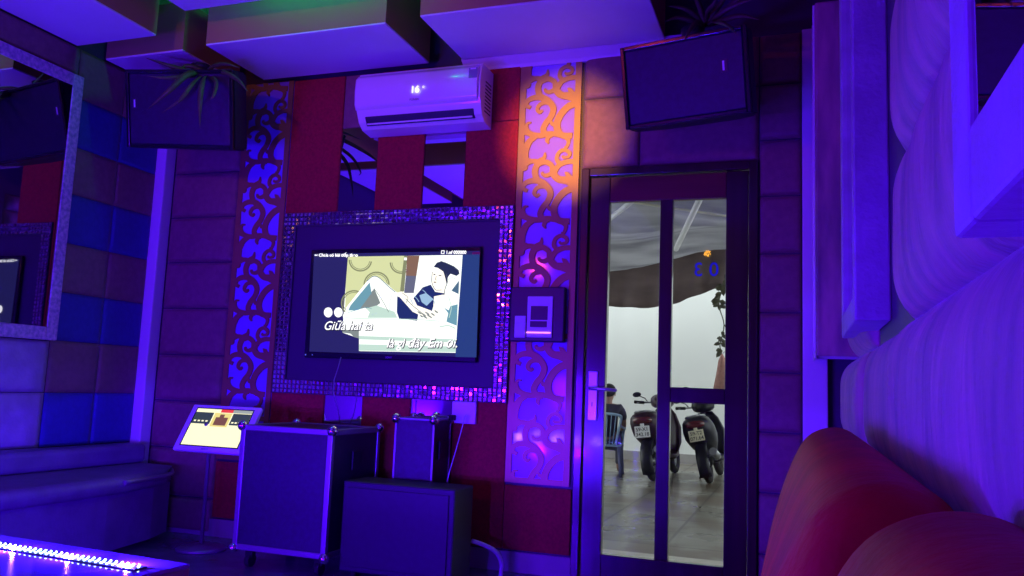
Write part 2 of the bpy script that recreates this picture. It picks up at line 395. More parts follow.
def scroll_panel(x0, x1, z0, z1, zoff, label):
    t = thing('scroll_panel', label, 'wall panel', ((x0+x1)/2, YB, z0+Z0), group='scroll cut metal panels')
    b = B(); box(b, x0, x1, YB-.012, YB, z0+Z0, z1+Z0, bev=.002, seg=1); part('mirror_backing', b, 'backing_painted_reflection', t)
    b = B(); bw = .037
    ya, yb = YB-.020, YB-.012
    box(b, x0, x0+bw, ya, yb, z0+Z0, z1+Z0, bev=.001, seg=1); box(b, x1-bw, x1, ya, yb, z0+Z0, z1+Z0, bev=.001, seg=1)
    box(b, x0+bw, x1-bw, ya, yb, z0+Z0, z0+Z0+.03)
    S = (x1-x0-2*bw)/315.0; per = 528*S; k0 = -2
    xlo, xhi = x0+bw-.01, x1-bw+.01
    zi = 0
    for k in range(-1, 8):
        for si, (pts, w0, w1, w2) in enumerate(STROKES):
            P = cr([(p[0], p[1], 0) for p in pts])
            n = len(P); L = []; R_ = []
            dy = .00003*(si+1)
            for i, p in enumerate(P):
                tt = i/(n-1); w = (w0+(w1-w0)*min(1, tt*3)) if tt < .5 else (w1+(w2-w1)*max(0, (tt-.55)/.45))
                d = (P[min(i+1, n-1)]-P[max(0, i-1)]).normalized(); q = Vector((-d.y, d.x, 0))*w/2
                for lst, s in ((L, 1), (R_, -1)):
                    a = p+q*s
                    X = min(xhi, max(xlo, x0+bw+(a.x-95)*S)); Zz = z1+Z0-(a.y-60)*S+zoff-k*per
                    lst.append((X, min(z1+Z0, max(z0+Z0+.02, Zz))))
            if all(z >= z1+Z0-1e-4 for _, z in L) or all(z <= z0+Z0+.021 for _, z in L): continue
            fr = [[b.verts.new((x, ya-dy, z)) for x, z in s] for s in (L, R_)]
            bk = [[b.verts.new((x, yb, z)) for x, z in s] for s in (L, R_)]
            for i in range(n-1):
                b.faces.new((fr[0][i], fr[0][i+1], fr[1][i+1], fr[1][i]))
                b.faces.new((fr[0][i+1], fr[0][i], bk[0][i], bk[0][i+1])); b.faces.new((fr[1][i], fr[1][i+1], bk[1][i+1], bk[1][i]))
            b.faces.new((fr[0][0], fr[1][0], bk[1][0], bk[0][0])); b.faces.new((fr[1][-1], fr[0][-1], bk[0][-1], bk[1][-1]))
    part('scroll_fretwork', b, 'gold_metal', t)
    return t
scroll_panel(-1.54, -1.17, -.52, 1.93, -.078, 'tall scroll-cut metal panel beside the door, orange light on its top')
scroll_panel(-3.475, -3.105, -.52, 1.93, -.13, 'tall scroll-cut metal panel left of the television, under the left loudspeaker')

# ------------------------------------------------------------------ mosaic frame and television
fx0, fx1, fz0, fz1 = -3.085, -1.541, -.091, 1.041
ix0, ix1, iz0, iz1 = -2.993, -1.633, -.008, .950
fy = 4.352
t = thing('mosaic_frame', 'wide wall frame covered in small mirror tiles around the television', 'frame', ((fx0+fx1)/2, YB-.03, fz0+Z0))
b = B()
for (a, c, d, e) in ((fx0, fx1, iz1, fz1), (fx0, fx1, fz0, iz0), (fx0, ix0, iz0, iz1), (ix1, fx1, iz0, iz1)):
    box(b, a, c, fy+.008, YB-.0225, d+Z0, e+Z0)
part('frame_body', b, 'tile_grout', t)
b = B(); box(b, ix0, ix1, YB-.028, YB-.023, iz0+Z0, iz1+Z0); part('recess_panel', b, 'black_recess', t)
b = B(); ts = (fx1-fx0)/54
def tile(b, x, z, s, s2):
    g = .0018; a = random.uniform(-.05, .05); c = random.uniform(-.05, .05)
    cx, cz = x+s/2, z+s2/2
    def P(dx, dz, h): return (cx+dx, fy+.008-h-(dx*a+dz*c), cz+dz)
    o = [b.verts.new(P(sx*(s/2-g), sz*(s2/2-g), 0)) for sx, sz in ((-1,-1),(1,-1),(1,1),(-1,1))]
    i = [b.verts.new(P(sx*(s/2-g-.005), sz*(s2/2-g-.005), .005)) for sx, sz in ((-1,-1),(1,-1),(1,1),(-1,1))]
    b.faces.new(i)
    for k in range(4): b.faces.new((o[k], o[(k+1)%4], i[(k+1)%4], i[k]))
nx = 54; nz = int(round((fz1-fz0)/ts)); tz = (fz1-fz0)/nz
for i in range(nx):
    for j in range(nz):
        if i < 3 or i >= nx-3 or j < 3 or j >= nz-3: tile(b, fx0+i*ts, fz0+Z0+j*tz, ts, tz)
part('mirror_tiles', b, 'tile_mirror', t)

tv = thing('television', 'flat television playing a karaoke video inside the mirror tile frame', 'television', (-2.26, YB-.04, .13+Z0))
TX0, TX1, TZ0, TZ1, TY = -2.858, -1.727, .130, .797, 4.340
b = B(); box(b, TX0, TX1, TY, TY+.022, TZ0+Z0, TZ1+Z0, bev=.006); part('casing', b, 'black_gloss', tv)
b = B(); box(b, -2.5, -2.0, TY+.020, YB-.036, .3+Z0, .6+Z0, bev=.01); part('wall_bracket', b, 'black_matte', tv)
sy = TY-.0012
PAL = {'navy':(.02,.018,.12),'white':(.95,1.0,.93),'cream':(.72,.76,.38),'crease':(.25,.27,.13),'teal':(.16,.36,.44),'pale':(.58,.78,.66),'grey':(.24,.28,.26),'shirt':(.015,.03,.14),'shirt_light':(.35,.55,.75),
       'skin':(.98,.93,.80),'brown':(.25,.14,.08),'slate':(.14,.15,.22),'darkblue':(.02,.05,.20),'bluegrey':(.08,.16,.24),'hair':(.02,.03,.07),'line':(.08,.09,.12),'ink':(.002,.002,.01),'text':(1.0,1.0,1.0)}
PK = list(PAL)
for k in PK: emat('tv_'+k, PAL[k], 1.25 if k in ('white','text','skin') else 1.0)
pic = B(); layer = [0]
def S(x, y):  # crop pixel -> point on the tv screen
    p = on_wall(300+x/4.43, 240+y/4.43, TY); return Vector((p.x, sy-layer[0]*.00009, p.z))
def poly(pts, c):
    layer[0] += 1
    f = pic.faces.new([pic.verts.new(S(*p)) for p in pts]); f.material_index = PK.index(c)
def blob(cx, cy, rx, ry, c, a=0, n=20):
    poly([(cx+rx*math.cos(2*PI*k/n)*math.cos(a)-ry*math.sin(2*PI*k/n)*math.sin(a), cy+rx*math.cos(2*PI*k/n)*math.sin(a)+ry*math.sin(2*PI*k/n)*math.cos(a)) for k in range(n)], c)
def arc(cx, cy, r, w, c, a0=0, a1=2*PI, n=26):
    layer[0] += 1
    for k in range(n):
        A = a0+(a1-a0)*k/n; D = a0+(a1-a0)*(k+1)/n
        f = pic.faces.new([pic.verts.new(S(cx+q*math.cos(z), cy+q*math.sin(z)*1.0)) for q, z in ((r, A),(r, D),(r-w, D),(r-w, A))]); f.material_index = PK.index(c)
poly([(63,62),(797,48),(782,520),(42,494)], 'navy')
poly([(213,74),(722,66),(697,500),(262,492),(262,436),(188,410),(203,200)], 'white')
poly([(213,74),(475,70),(458,232),(200,330),(203,200)], 'cream')
for a in ((268,88,52),(448,100,50),(340,198,58),(240,280,58)):
    arc(a[0], a[1], a[2], 6, 'crease', .15, PI*1.0 if a[1] < 120 else PI*2, 26); arc(a[0], a[1], a[2]-9, 3, 'crease', .15, PI if a[1] < 120 else PI*2)
poly([(475,70),(530,70),(516,160),(470,158)], 'brown'); poly([(516,160),(505,235),(462,235),(470,158)], 'slate'); poly([(462,70),(476,70),(462,228),(444,228)], 'crease')
poly([(462,90),(474,90),(474,78),(462,78)], 'white')
poly([(190,332),(400,345),(400,400),(200,385)], 'white')
poly([(190,398),(262,398),(262,436),(240,430),(225,415),(188,410)], 'grey')
poly([(262,425),(695,440),(695,455),(262,440)], 'pale'); 
poly([(262,462),(694,472),(690,497),(262,490)], 'pale')
poly([(295,240),(330,195),(372,268),(330,300),(268,305)], 'grey')
poly([(205,300),(300,180),(325,160),(352,166),(420,225),(445,240),(440,345),(385,345),(330,215),(245,320),(200,330)], 'white')
poly([(225,290),(310,188),(318,235),(262,312),(215,312)], 'teal')
poly([(262,312),(340,290),(420,318),(432,345),(290,345)], 'pale'); poly([(192,330),(290,300),(310,320),(300,345),(200,345)], 'white')
poly([(432,250),(470,262),(490,300),(525,330),(520,358),(440,348),(430,320)], 'shirt')
poly([(495,268),(545,210),(580,198),(600,230),(640,236),(646,262),(590,300),(582,332),(540,318),(505,290)], 'shirt')
poly([(530,245),(560,235),(592,262),(562,292),(540,275)], 'shirt_light')
poly([(425,235),(450,228),(500,250),(520,290),(600,320),(610,345),(570,352),(500,318),(450,262)], 'skin')
poly([(595,250),(646,240),(640,290),(612,340),(590,320)], 'skin')
for x, y, l in ((530,322,10),(548,330,14),(565,325,12),(556,342,12),(575,338,14),(590,330,10),(605,318,10),(540,338,8)): blob(x, y, l, 3.4, 'grey', .6)
poly([(650,175),(690,160),(712,190),(698,400),(640,380),(620,350),(640,290)], 'white'); poly([(672,225),(706,180),(704,240)], 'bluegrey'); poly([(640,300),(700,285),(696,380),(650,362),(658,325)], 'teal')
poly([(640,300),(668,292),(660,312)], 'white')
poly([(588,140),(625,120),(652,150),(650,190),(628,222),(600,226),(585,196)], 'skin'); poly([(610,205),(648,190),(640,236),(600,230)], 'skin')
poly([(594,120),(608,101),(628,94),(655,104),(685,118),(704,134),(708,150),(695,160),(668,150),(657,165),(651,196),(644,165),(636,140),(612,124)], 'hair')
for x, y, l in ((597,153,5),(622,158,7),(598,188,5)): blob(x, y, l, 2.2, 'line', .1)
poly([(722,66),(797,64),(782,520),(690,518),(697,400),(714,180)], 'darkblue')
blob(127,321,19,22,'text'); blob(172,321,19,22,'text')
def tvtext(body, x, y, wpx, hpx, shear=0, bold=0, outline=True):
    p = S(x, y); q = S(x+wpx, y)
    for (dx, dz, c, bb) in (((.0028, -.0028, 'ink', .0034),) if outline else ()) + ((0, 0, 'text', bold),):
        layer[0] += 1
        size = hpx/4.43*.0061
        t0 = text_bm(body, size, Matrix.Identity(4), shear=shear, bold=0); wd = max(v.co.x for v in t0.verts); t0.free()
        sc = (q-p).x/wd
        M = Matrix.Translation((p.x+dx, sy-layer[0]*.00009, p.z+dz)) @ Matrix.Rotation((q-p).z/(q-p).x*-1, 4, 'Y') @ WALLM
        merge(pic, text_bm(body, size, M, shear=shear, bold=bb, sx=sc), PK.index(c))
def stroke(pts, w, c):
    P = cr([(p[0], p[1], 0) for p in pts], 5); layer[0] += 1; L = []
    for i, p in enumerate(P):
        d = (P[min(i+1, len(P)-1)]-P[max(0, i-1)]).normalized(); q = Vector((-d.y, d.x, 0))*w/2
        L.append((pic.verts.new(S(p.x+q.x, p.y+q.y)), pic.verts.new(S(p.x-q.x, p.y-q.y))))
    for a, c_ in zip(L, L[1:]):
        f = pic.faces.new((a[0], c_[0], c_[1], a[1])); f.material_index = PK.index(c)
stroke([(300,182),(325,162),(352,168),(392,205),(425,232)], 3, 'bluegrey'); stroke([(330,215),(365,265),(395,320)], 2.5, 'grey'); stroke([(215,322),(290,300),(320,305)], 2, 'teal')
stroke([(410,240),(398,290),(405,340)], 2, 'pale'); stroke([(588,142),(585,180),(592,205),(604,222),(630,222)], 2.4, 'line'); stroke([(650,150),(655,185),(645,215),(640,245)], 3, 'line')
stroke([(655,180),(672,168),(690,172)], 3, 'pale'); stroke([(660,250),(672,300),(662,345)], 3, 'pale'); stroke([(606,160),(602,176),(608,178)], 2, 'brown')
stroke([(596,186),(606,188)], 3, 'brown'); stroke([(470,260),(500,290),(540,322)], 3, 'grey'); stroke([(455,235),(480,255),(472,280)], 2.5, 'grey')
stroke([(200,345),(330,350),(500,352),(620,360)], 3, 'pale'); stroke([(620,385),(660,380),(690,392)], 5, 'pale')
for a_ in ((492,262,500,285),(510,250,530,275),(545,222,560,236),(590,262,600,285)): stroke([(a_[0],a_[1]),((a_[0]+a_[2])/2+2,(a_[1]+a_[3])/2),(a_[2],a_[3])], 3, 'shirt_light')
tvtext('Giữa hai ta', 106, 398, 217, 54, .30, .0008)
tvtext('là gì đây Em ơi.', 384, 476, 314, 54, .30, .0008)
tvtext('◂◂ Chưa có bài tiếp theo', 66, 74, 192, 19, 0, .0012, False)
tvtext('□ 1.of 000000', 626, 62, 112, 19, 0, .0012, False)
part('screen', pic, ['tv_'+k for k in PK], tv, autos=False)
b = text_bm('SONY', .016, Matrix.Translation((-2.30, sy-.001, .14+Z0)) @ WALLM); part('maker_mark', b, 'metal_grey', tv)
b = B(); 
p = on_wall(306.9,356.3,TY); 
for dx, r in ((.012,.005),(.06,.0035)):
    b = B(); ellipsoid(b, (TX0+dx, sy, TZ0+Z0+.018), (r,.002,r)); part('indicator_light', b, emat('tv_led', (.1,.12,.8), 1.0).name, tv)
b = B(); box(b, TX1-.017, TX1-.003, TY-.002, TY, .60+Z0, .765+Z0); box(b, TX1-.05, TX1-.017, TY-.002, TY, .752+Z0, .765+Z0); mat('sticker_red', (.45,.08,.06), .5); part('corner_sticker', b, 'sticker_red', tv)
# cable dropping from the television
b = B(); pts = [on_wall(341,357,4.28), on_wall(338,368,4.27), on_wall(334,380,4.26), on_wall(333,392,4.25), on_wall(336,402,4.27), on_wall(339,414,4.30), on_wall(340,424,4.33)]
tube(b, pts, .0028, 6); tag(part('cable', b, 'cable_grey'), 'thin cable hanging from the television over the tile frame', 'cable')

# ------------------------------------------------------------------ air conditioner
ac = thing('air_conditioner', 'white wall air conditioner under the ceiling, showing 16 degrees', 'air conditioner', (-2.10, YB-.025, 1.47+Z0))
AX0, AX1 = -2.505, -1.708
AL = 0
side = [(YB-.03,1.84),(4.20,1.84),(4.18,1.815),(4.168,1.72),(4.172,1.63),(4.185,1.600),(4.215,1.545),(4.26,1.512),(YB-.03,1.50)]
b = B(); loft(b, [[Vector((x, y, z+AL+Z0)) for y, z in side] for x in (AX0, AX0+.01, AX1-.01, AX1)])
for f in b.faces: f.smooth = False
part('body', b, 'ac_white', ac)
b = B(); fr = [(4.186,1.825),(4.158,1.795),(4.152,1.72),(4.158,1.640),(4.176,1.612)]
bk_ = [(4.20,1.84),(4.19,1.60)]
loft(b, [[Vector((x, y, z+AL+Z0)) for y, z in fr+[(4.19,1.61),(4.20,1.825)]] for x in (AX0-.004, AX0+.006, AX1-.02, AX1-.012)])
part('front_panel', b, 'ac_white', ac)
OM = Matrix.Translation((AX0+.05, 4.238, 1.522+AL+Z0)) @ Matrix.Rotation(math.radians(33), 4, 'X')
b = B(); box(b, 0, .70, -.010, .01, .008, .066, bev=.004); b.transform(OM); part('air_outlet', b, 'ac_dark', ac)
b = B(); box(b, .01, .69, -.020, -.012, .018, .028, bev=.002); b.transform(OM); part('louvre', b, 'ac_white', ac)
b = B()
for k in range(9): box(b, AX1-.0015, AX1+.002, 4.25, 4.34, 1.57+k*.022+AL+Z0, 1.578+k*.022+AL+Z0)
part('side_vent', b, 'ac_dark', ac)
b = merge(text_bm('16', .058, Matrix.Translation((-2.135, 4.143, 1.678+AL+Z0)) @ WALLM, bold=.0012), text_bm('°', .05, Matrix.Translation((-2.062, 4.143, 1.678+AL+Z0)) @ WALLM)); part('display', b, emat('ac_digits', (.95,.9,1), 1.6).name, ac)
b = text_bm('FUNIKI', .02, Matrix.Translation((-2.14, 4.149, 1.632+AL+Z0)) @ WALLM); part('maker_mark', b, 'ink', ac)
b = B(); box(b, -1.775, -1.722, 4.1535, 4.1555, 1.73+AL+Z0, 1.80+AL+Z0); box(b, -1.765, -1.732, 4.1525, 4.154, 1.79+AL+Z0, 1.798+AL+Z0, 1); mat('label_grey', (.25,.3,.35), .5); part('energy_label', b, ['label_grey', 'plastic_white'], ac)

# ------------------------------------------------------------------ control box on the scroll panel, socket
t = thing('control_box', 'dark square control box with white thermostat on the right scroll panel', 'control panel', (-1.37, YB-.02, .25+Z0))
b = B(); box(b, -1.53, -1.215, 4.33, YB-.023, .255+Z0, .56+Z0, bev=.006); part('housing', b, 'plastic_dark', t)
b = B(); box(b, -1.425, -1.278, 4.318, 4.33, .278+Z0, .507+Z0, bev=.004); part('thermostat', b, 'plastic_white', t)
b = B(); box(b, -1.403, -1.305, 4.3165, 4.319, .375+Z0, .452+Z0); box(b, -1.405, -1.308, 4.3165, 4.319, .335+Z0, .368+Z0); part('thermostat_screen', b, 'plastic_dark', t)
b = B(); box(b, -1.425, -1.285, 4.3150, 4.3175, .302+Z0, .308+Z0); part('status_light', b, emat('pink_light', (1,.25,.9), 2.0).name, t)
b = B(); box(b, -1.497, -1.432, 4.32, 4.33, .276+Z0, .398+Z0, bev=.003)
part('switch_plate', b, 'plastic_white', t)
b = B()
for k in range(3): box(b, -1.492, -1.437, 4.318, 4.3201, .284+k*.037+Z0, .316+k*.037+Z0, bev=.001, seg=1)
part('rocker_switch', b, 'plastic_white', t)
t = thing('wall_socket', 'white wall socket just under the right end of the tile frame', 'socket', (-1.80, YB-.02, -.22+Z0))
b = B(); box(b, -1.865, -1.718, 4.352, YB-.022, -.215+Z0, -.092+Z0, bev=.005); part('plate', b, 'plastic_white', t)
b = B(); box(b, -1.862, -1.835, 4.30, 4.352, -.20+Z0, -.168+Z0, bev=.006); part('plug', b, 'black_matte', t)
b = B(); pts = [Vector((-1.775, 4.345, -.17+Z0)), on_wall(465,416,4.32), on_wall(461,432,4.29), on_wall(456,450,4.26), on_wall(450,470,4.22), on_wall(447,482,4.18)]
tube(b, pts, .003, 6); tag(part('cable', b, 'cable_white'), 'thin pale cable slanting down from the wall socket', 'cable')

# ------------------------------------------------------------------ door
dy0, dy1 = YB-.03, YB+.10
dr = thing('door_1', None, None, ((DX0+DX1)/2, YB+.03, 0))
dr['kind'] = 'structure'
b = B(); fwid = .045
box(b, DX0, DX0+fwid, dy0, dy1, 0, DZ, bev=.005); box(b, DX1-fwid, DX1, dy0, dy1, 0, DZ, bev=.005); box(b, DX0+fwid, DX1-fwid, dy0, dy1, DZ-.045, DZ, bev=.005)
part('door_frame', b, 'door_wood', dr)
lx0, lx1 = DX0+fwid+.003, DX1-fwid-.003; ly0, ly1 = YB-.005, YB+.04
GX = (-.990, -.710, -.640, -.362); GZ0, GZ1 = -.857+Z0, 1.045+Z0; RZ0, RZ1 = -.045+Z0, .035+Z0
b = B(); box(b, lx0, GX[0], ly0, ly1, .01, DZ-.048, bev=.004); box(b, GX[3], lx1, ly0, ly1, .01, DZ-.048, bev=.004)
box(b, GX[1], GX[2], ly0+.002, ly1, GZ0, GZ1, bev=.004)
box(b, GX[0], GX[3], ly0+.001, ly1, .01, GZ0, bev=.004)
box(b, GX[2], GX[3], ly0+.003, ly1, RZ0, RZ1, bev=.004)
part('door_leaf', b, 'door_wood', dr)
b = B(); box(b, GX[0], GX[3], ly0+.001, ly1, GZ1, DZ-.05, bev=.004); part('top_rail', b, 'door_lintel', dr)
gy = YB+.02
for (x0, x1, z0, z1) in ((GX[0], GX[1], GZ0, GZ1), (GX[2], GX[3], GZ0, RZ0), (GX[2], GX[3], RZ1, GZ1)):
    b = B(); v = [b.verts.new(p) for p in ((x0-.004,gy,z0-.004),(x1+.004,gy,z0-.004),(x1+.004,gy,z1+.004),(x0-.004,gy,z1+.004))]; b.faces.new(v)
    part('glass_pane', b, 'thin_glass', dr, autos=False)
b = text_bm('0 3', .105, Matrix.Translation((-.398, gy-.003, .628+Z0)) @ Matrix.Rotation(PI, 4, 'Z') @ WALLM, bold=.0005, sx=1.0); part('room_number', b, 'number_blue', dr)
b = B(); box(b, -1.083, -1.030, ly0-.010, ly0, -.160+Z0, .105+Z0, bev=.004); hp = part('handle_plate', b, 'handle_metal', dr)
b = B(); hz = .012+Z0
tube(b, [(-1.062, ly0-.008, hz), (-1.062, ly0-.04, hz), (-1.05, ly0-.052, hz), (-.99, ly0-.054, hz-.002), (-.915, ly0-.05, hz-.006)], [.011,.011,.011,.010,.009], 10)
part('lever', b, 'handle_metal', hp)
b = B(); box(b, -1.060, -1.055, ly0-.012, ly0-.009, -.085+Z0, -.062+Z0); part('keyhole', b, 'ink', hp)

# ------------------------------------------------------------------ left wall: stripes, mirror, cushions, bench
zs = [1.925, 1.625, 1.325, 1.040, .743, .451, .165, -.137, -.448]
names = ['brown', 'blue']
for i in range(8):
    for j, (y0, y1) in enumerate(((3.98, 4.31), (3.62, 3.98))):
        b = B(); g = .0015
        pad(b, y1-y0-2*g, zs[i]-zs[i+1]-2*g, .007, lambda x, z, h: Vector((XL+h, y0+g+x, zs[i+1]+g+z+Z0)), r=.008, bulge=.1, nx=8, ny=8)
        tag(part('stripe_panel', b, names[i % 2]+'_pad'), '%s stripe panel on the left wall, %s row down, %s column' % (names[i % 2], ordn[i] if i < 7 else 'lowest', 'corner' if j == 0 else 'mirror side'), 'wall panel', 'striped panels on the left wall')
wp = [(1.925,1.75),(.16,-.137),(-.137,-.448),(-.448,-.76)]
for i, (z1, z0) in enumerate(wp):
    y0, y1 = 2.4, 3.615
    b = B(); pad(b, y1-y0, z1-z0-.004, .03, lambda x, z, h: Vector((XL+h, y0+x, z0+.002+z+Z0)), r=.03, nx=14, ny=10)
    tag(part('wall_cushion', b, 'silver_pad' if i else 'brown_pad'), ['brown padded strip above the left wall mirror', 'pale padded cushion directly below the left wall mirror', 'pale padded cushion second below the left wall mirror', 'pale padded cushion at the bottom of the left wall, behind the bench'][i], 'wall panel', 'cushions below the left mirror')
def wall_mirror(side, y0, y1, z0, z1, face, back, w, label, fmat='speckled_frame', rec=.005):
    """framed mirror on a side wall, face/back are x positions of its room side and wall side"""
    t = thing('wall_mirror', label, 'mirror', (back, (y0+y1)/2, z0+Z0)); s = 1 if face < back else -1
    b = B(); xa, xb = min(face, back), max(face, back)
    xi = face + s*rec
    for (a, c, d, e) in ((y0, y0+w, z0, z1), (y1-w, y1, z0, z1), (y0+w, y1-w, z0, z0+w), (y0+w, y1-w, z1-w, z1)):
        box(b, xa, xb, a, c, d+Z0, e+Z0, bev=.006)
    part('frame', b, fmat, t)
    b = B(); box(b, min(xi, xi+s*.006), max(xi, xi+s*.006), y0+w-.002, y1-w+.002, z0+w-.002+Z0, z1-w+.002+Z0)
    part('mirror_glass', b, 'dark_mirror', t)
wall_mirror(0, 2.45, 3.63, .163, 1.746, XL+.045, XL, .075, 'large mirror in a speckled pale frame on the left wall, reflecting the television')

bn = thing('bench_sofa', 'low dark sofa bench in the left back corner, curved pale lip', 'sofa', (-3.8, 3.2, 0))
b = B()
out = [Vector((-4.05,4.28,0)), Vector((-3.70,4.25,0)), Vector((-3.52,4.02,0)), Vector((-3.44,3.6,0)), Vector((-3.42,3.0,0)), Vector((-3.42,.6,0)), Vector((-4.05,.6,0))]
def outline(pts, z, ins):
    c = sum(pts, Vector())/len(pts); o = []
    for p in pts:
        d = Vector((p.x-c.x, p.y-c.y, 0)); q = p - Vector((math.copysign(min(ins, abs(d.x)), d.x), math.copysign(min(ins, abs(d.y)), d.y), 0)); o.append(Vector((q.x, q.y, z)))
    return o
loft(b, [outline(out, .04, .05), outline(out, .34, .05)])
for f in b.faces: f.smooth = False
part('base', b, 'sofa_bench', bn)
b = B(); loft(b, [outline(out, z, i) for z, i in ((.345,.02),(.36,.005),(.40,0),(.425,.012),(.436,.04))]); part('seat', b, 'sofa_bench', bn)
b = B(); tube(b, [(p.x+.0, p.y, .405) for p in cr(out[1:4], 6)], .014, 8); part('piping', b, 'aluminium', bn)
b = B(); box(b, -4.06, -3.90, .6, 4.25, .436, .555, bev=.03, seg=3); part('backrest', b, 'sofa_bench', bn)

# ------------------------------------------------------------------ right wall
zr = [1.925, 1.75, 1.36, .97, .58, .19, -.19, -.62]
NK = 0
yr = [(3.15, 4.04), (2.15, 3.15), (.3, 2.15), (-1.5, .3)]
cn = ['far', 'second', 'large near', 'nearest']
for i in range(7):
    for j, (y0, y1) in enumerate(yr):
        if (j == 1 and i < 5) or (j > 0 and i == 6): continue
        if i >= 5 and j == 0: y1 = 4.26
        b = B(); w = y1-y0-.006; h_ = zr[i]-zr[i+1]-.006
        pad(b, w, h_, .075 if i < 5 else (.098, .070, .094, .094)[j], lambda x, z, h: Vector((XR-h, y1-.003-x, zr[i+1]+.003+z+Z0)), r=.11, bulge=.22, nx=30, ny=18, wob=.004)
        tag(part('wall_cushion', b, 'silver_velvet'), 'silver velvet cushion on the right wall, %s column, %s row down' % (cn[j], ordn[i] if i < 6 else 'lowest'), 'wall cushion', 'silver velvet cushions on the right wall')
wall_mirror(1, 2.76, 3.58, .25, 1.80, .165, XR, .085, 'framed mirror on the right wall, farther one above the end of the sofa', 'silver_pad', .022)
wall_mirror(1, .15, 1.02, .185, 1.75, .165, XR, .10, 'framed mirror on the right wall, nearest to the viewer', 'silver_pad')
t = thing('wall_pilaster', 'narrow speckled upright frame against the white casing in the right corner', 'pilaster', (.18, 4.2, .19+Z0))
b = B(); box(b, .075, XR, 4.05, 4.34, .20+Z0, 1.92+Z0, bev=.012); part('padded_body', b, 'silver_velvet', t)
b = B()
for y in (4.08, 4.31): box(b, .066, .076, y-.018, y+.018, .21+Z0, 1.91+Z0, bev=.003)
box(b, .066, .0765, 4.062, 4.328, .19+Z0, .225+Z0, bev=.003)
part('edge_strip', b, 'plastic_white', t)

# ------------------------------------------------------------------ red sofa
so = thing('sofa', 'red sofa along the right wall with rounded high back', 'sofa', (-.1, 1.0, 0))
# back profile in (x, z): from wall side over the round top down the front
def backprof(k, drop=0, sx_=0):
    P = [(.185,.35),(.185,.80),(.180,.865),(.150,.900),(.105,.912),(.055,.900),(.015,.868),(-.020,.80),(-.055,.70),(-.085,.58),(-.10,.46),(-.10,.35)]
    cx, cz = .06, .35
    P = cr([(x, 0, z) for x, z in P], 4)
    return [Vector((min(.172, cx+(p.x-cx)*k+sx_), 0, cz+(p.z-cz)*k-drop)) for p in P]
def back_seg(y0, y1, r, sx_=0, drop=0):
    b = B(); rings = []
    n = 9
    ys = [(y0+r*(1-math.cos(PI/2*i/n)), math.sin(PI/2*i/n)) for i in range(n+1)]
    L = [(y, .80+.20*s) for y, s in ys] + [((y0+y1)/2, 1.006)] + [(y1-(y-y0), .80+.20*s) for y, s in reversed(ys)]
    for y, k in L:
        ring = backprof(k, drop, sx_)
        for p in ring: p.y = y; p.z += .006*math.sin(y*5)
        rings.append(ring)
    loft(b, rings); return b
part('backrest', back_seg(.96, 2.88, .14), 'sofa_red', so)
part('backrest', back_seg(-.95, .95, .14, .032, -.002), 'sofa_red', so)
b = B(); box(b, -.70, .185, -.95, 2.66, .06, .29, bev=.03, seg=3); part('base', b, 'sofa_red', so)
for y0, y1 in ((.93, 2.66), (-.93, .925)):
    b = B(); box(b, -.72, -.08, y0, y1, .29, .40, bev=.045, seg=4); part('seat_cushion', b, 'sofa_red', so, smooth=True)
for x in (-.66, .1):
    for y in (-.85, 2.56):
        b = B(); tube(b, [(x, y, 0), (x, y, .07)], [.02,.03], 10); part('foot', b, 'black_matte', so)

# ------------------------------------------------------------------ loudspeakers with plants
def speaker(loc, rot, label, W=.60, H=.40, D=.30, bx=.29, bl=.2):
    t = thing('loudspeaker', label, 'loudspeaker', loc, rot, 'wall loudspeakers')
    b = B()
    sh = lambda y, k: [Vector((sx*W/2*k, y, sz*H/2*(.94 if k < 1 else 1))) for sx, sz in ((-1,-1),(1,-1),(1,1),(-1,1))]
    loft(b, [sh(0, 1), sh(D*.45, 1), sh(D, .62)])
    for f in b.faces: f.smooth = False
    bmesh.ops.bevel(b, geom=list(b.edges), offset=.012, segments=2, affect='EDGES'); part('cabinet', b, 'black_matte', t, world=False)
    b = B(); box(b, -W/2+.022, W/2-.022, -.010, .004, -H/2+.022, H/2-.022, bev=.006); g = part('grille', b, 'case_black', t, world=False)
    b = B(); f = .02
    for (x0, x1, z0, z1) in ((-W/2, -W/2+f, -H/2, H/2), (W/2-f, W/2, -H/2, H/2), (-W/2+f, W/2-f, -H/2, -H/2+f), (-W/2+f, W/2-f, H/2-f, H/2)):
        box(b, x0, x1, -.016, .002, z0, z1, bev=.004)
    part('grille_rim', b, 'black_gloss', t, world=False)
    b = B(); box(b, W*bx, W*(bx+.055), -.0125, -.0095, .0, .062, bev=.001, seg=1); bd = part('badge', b, 'plastic_dark', t, world=False)
    b = B(); box(b, W*(bx+.015), W*(bx+.03), -.0135, -.012, .008, .054); part('badge_mark', b, 'plastic_white', bd, world=False)
    b = B(); tube(b, [(0, D-.02, 0), (0, D+bl, .01)], .025, 10); box(b, -.05, .05, D+bl-.005, D+bl+.005, -.07, .09); part('wall_bracket', b, 'black_matte', t, world=False)
    return t
speaker((-.525, 3.90, 1.525+Z0), (math.radians(12), math.radians(-1.5), math.radians(-9)), 'black loudspeaker tilted on the wall above the door', W=.625, H=.41)
speaker((-3.46, 3.78, 1.555+Z0), (math.radians(14), math.radians(3), math.radians(6)), 'black loudspeaker high in the left back corner', W=.72, H=.46, bx=-.44, bl=.315)
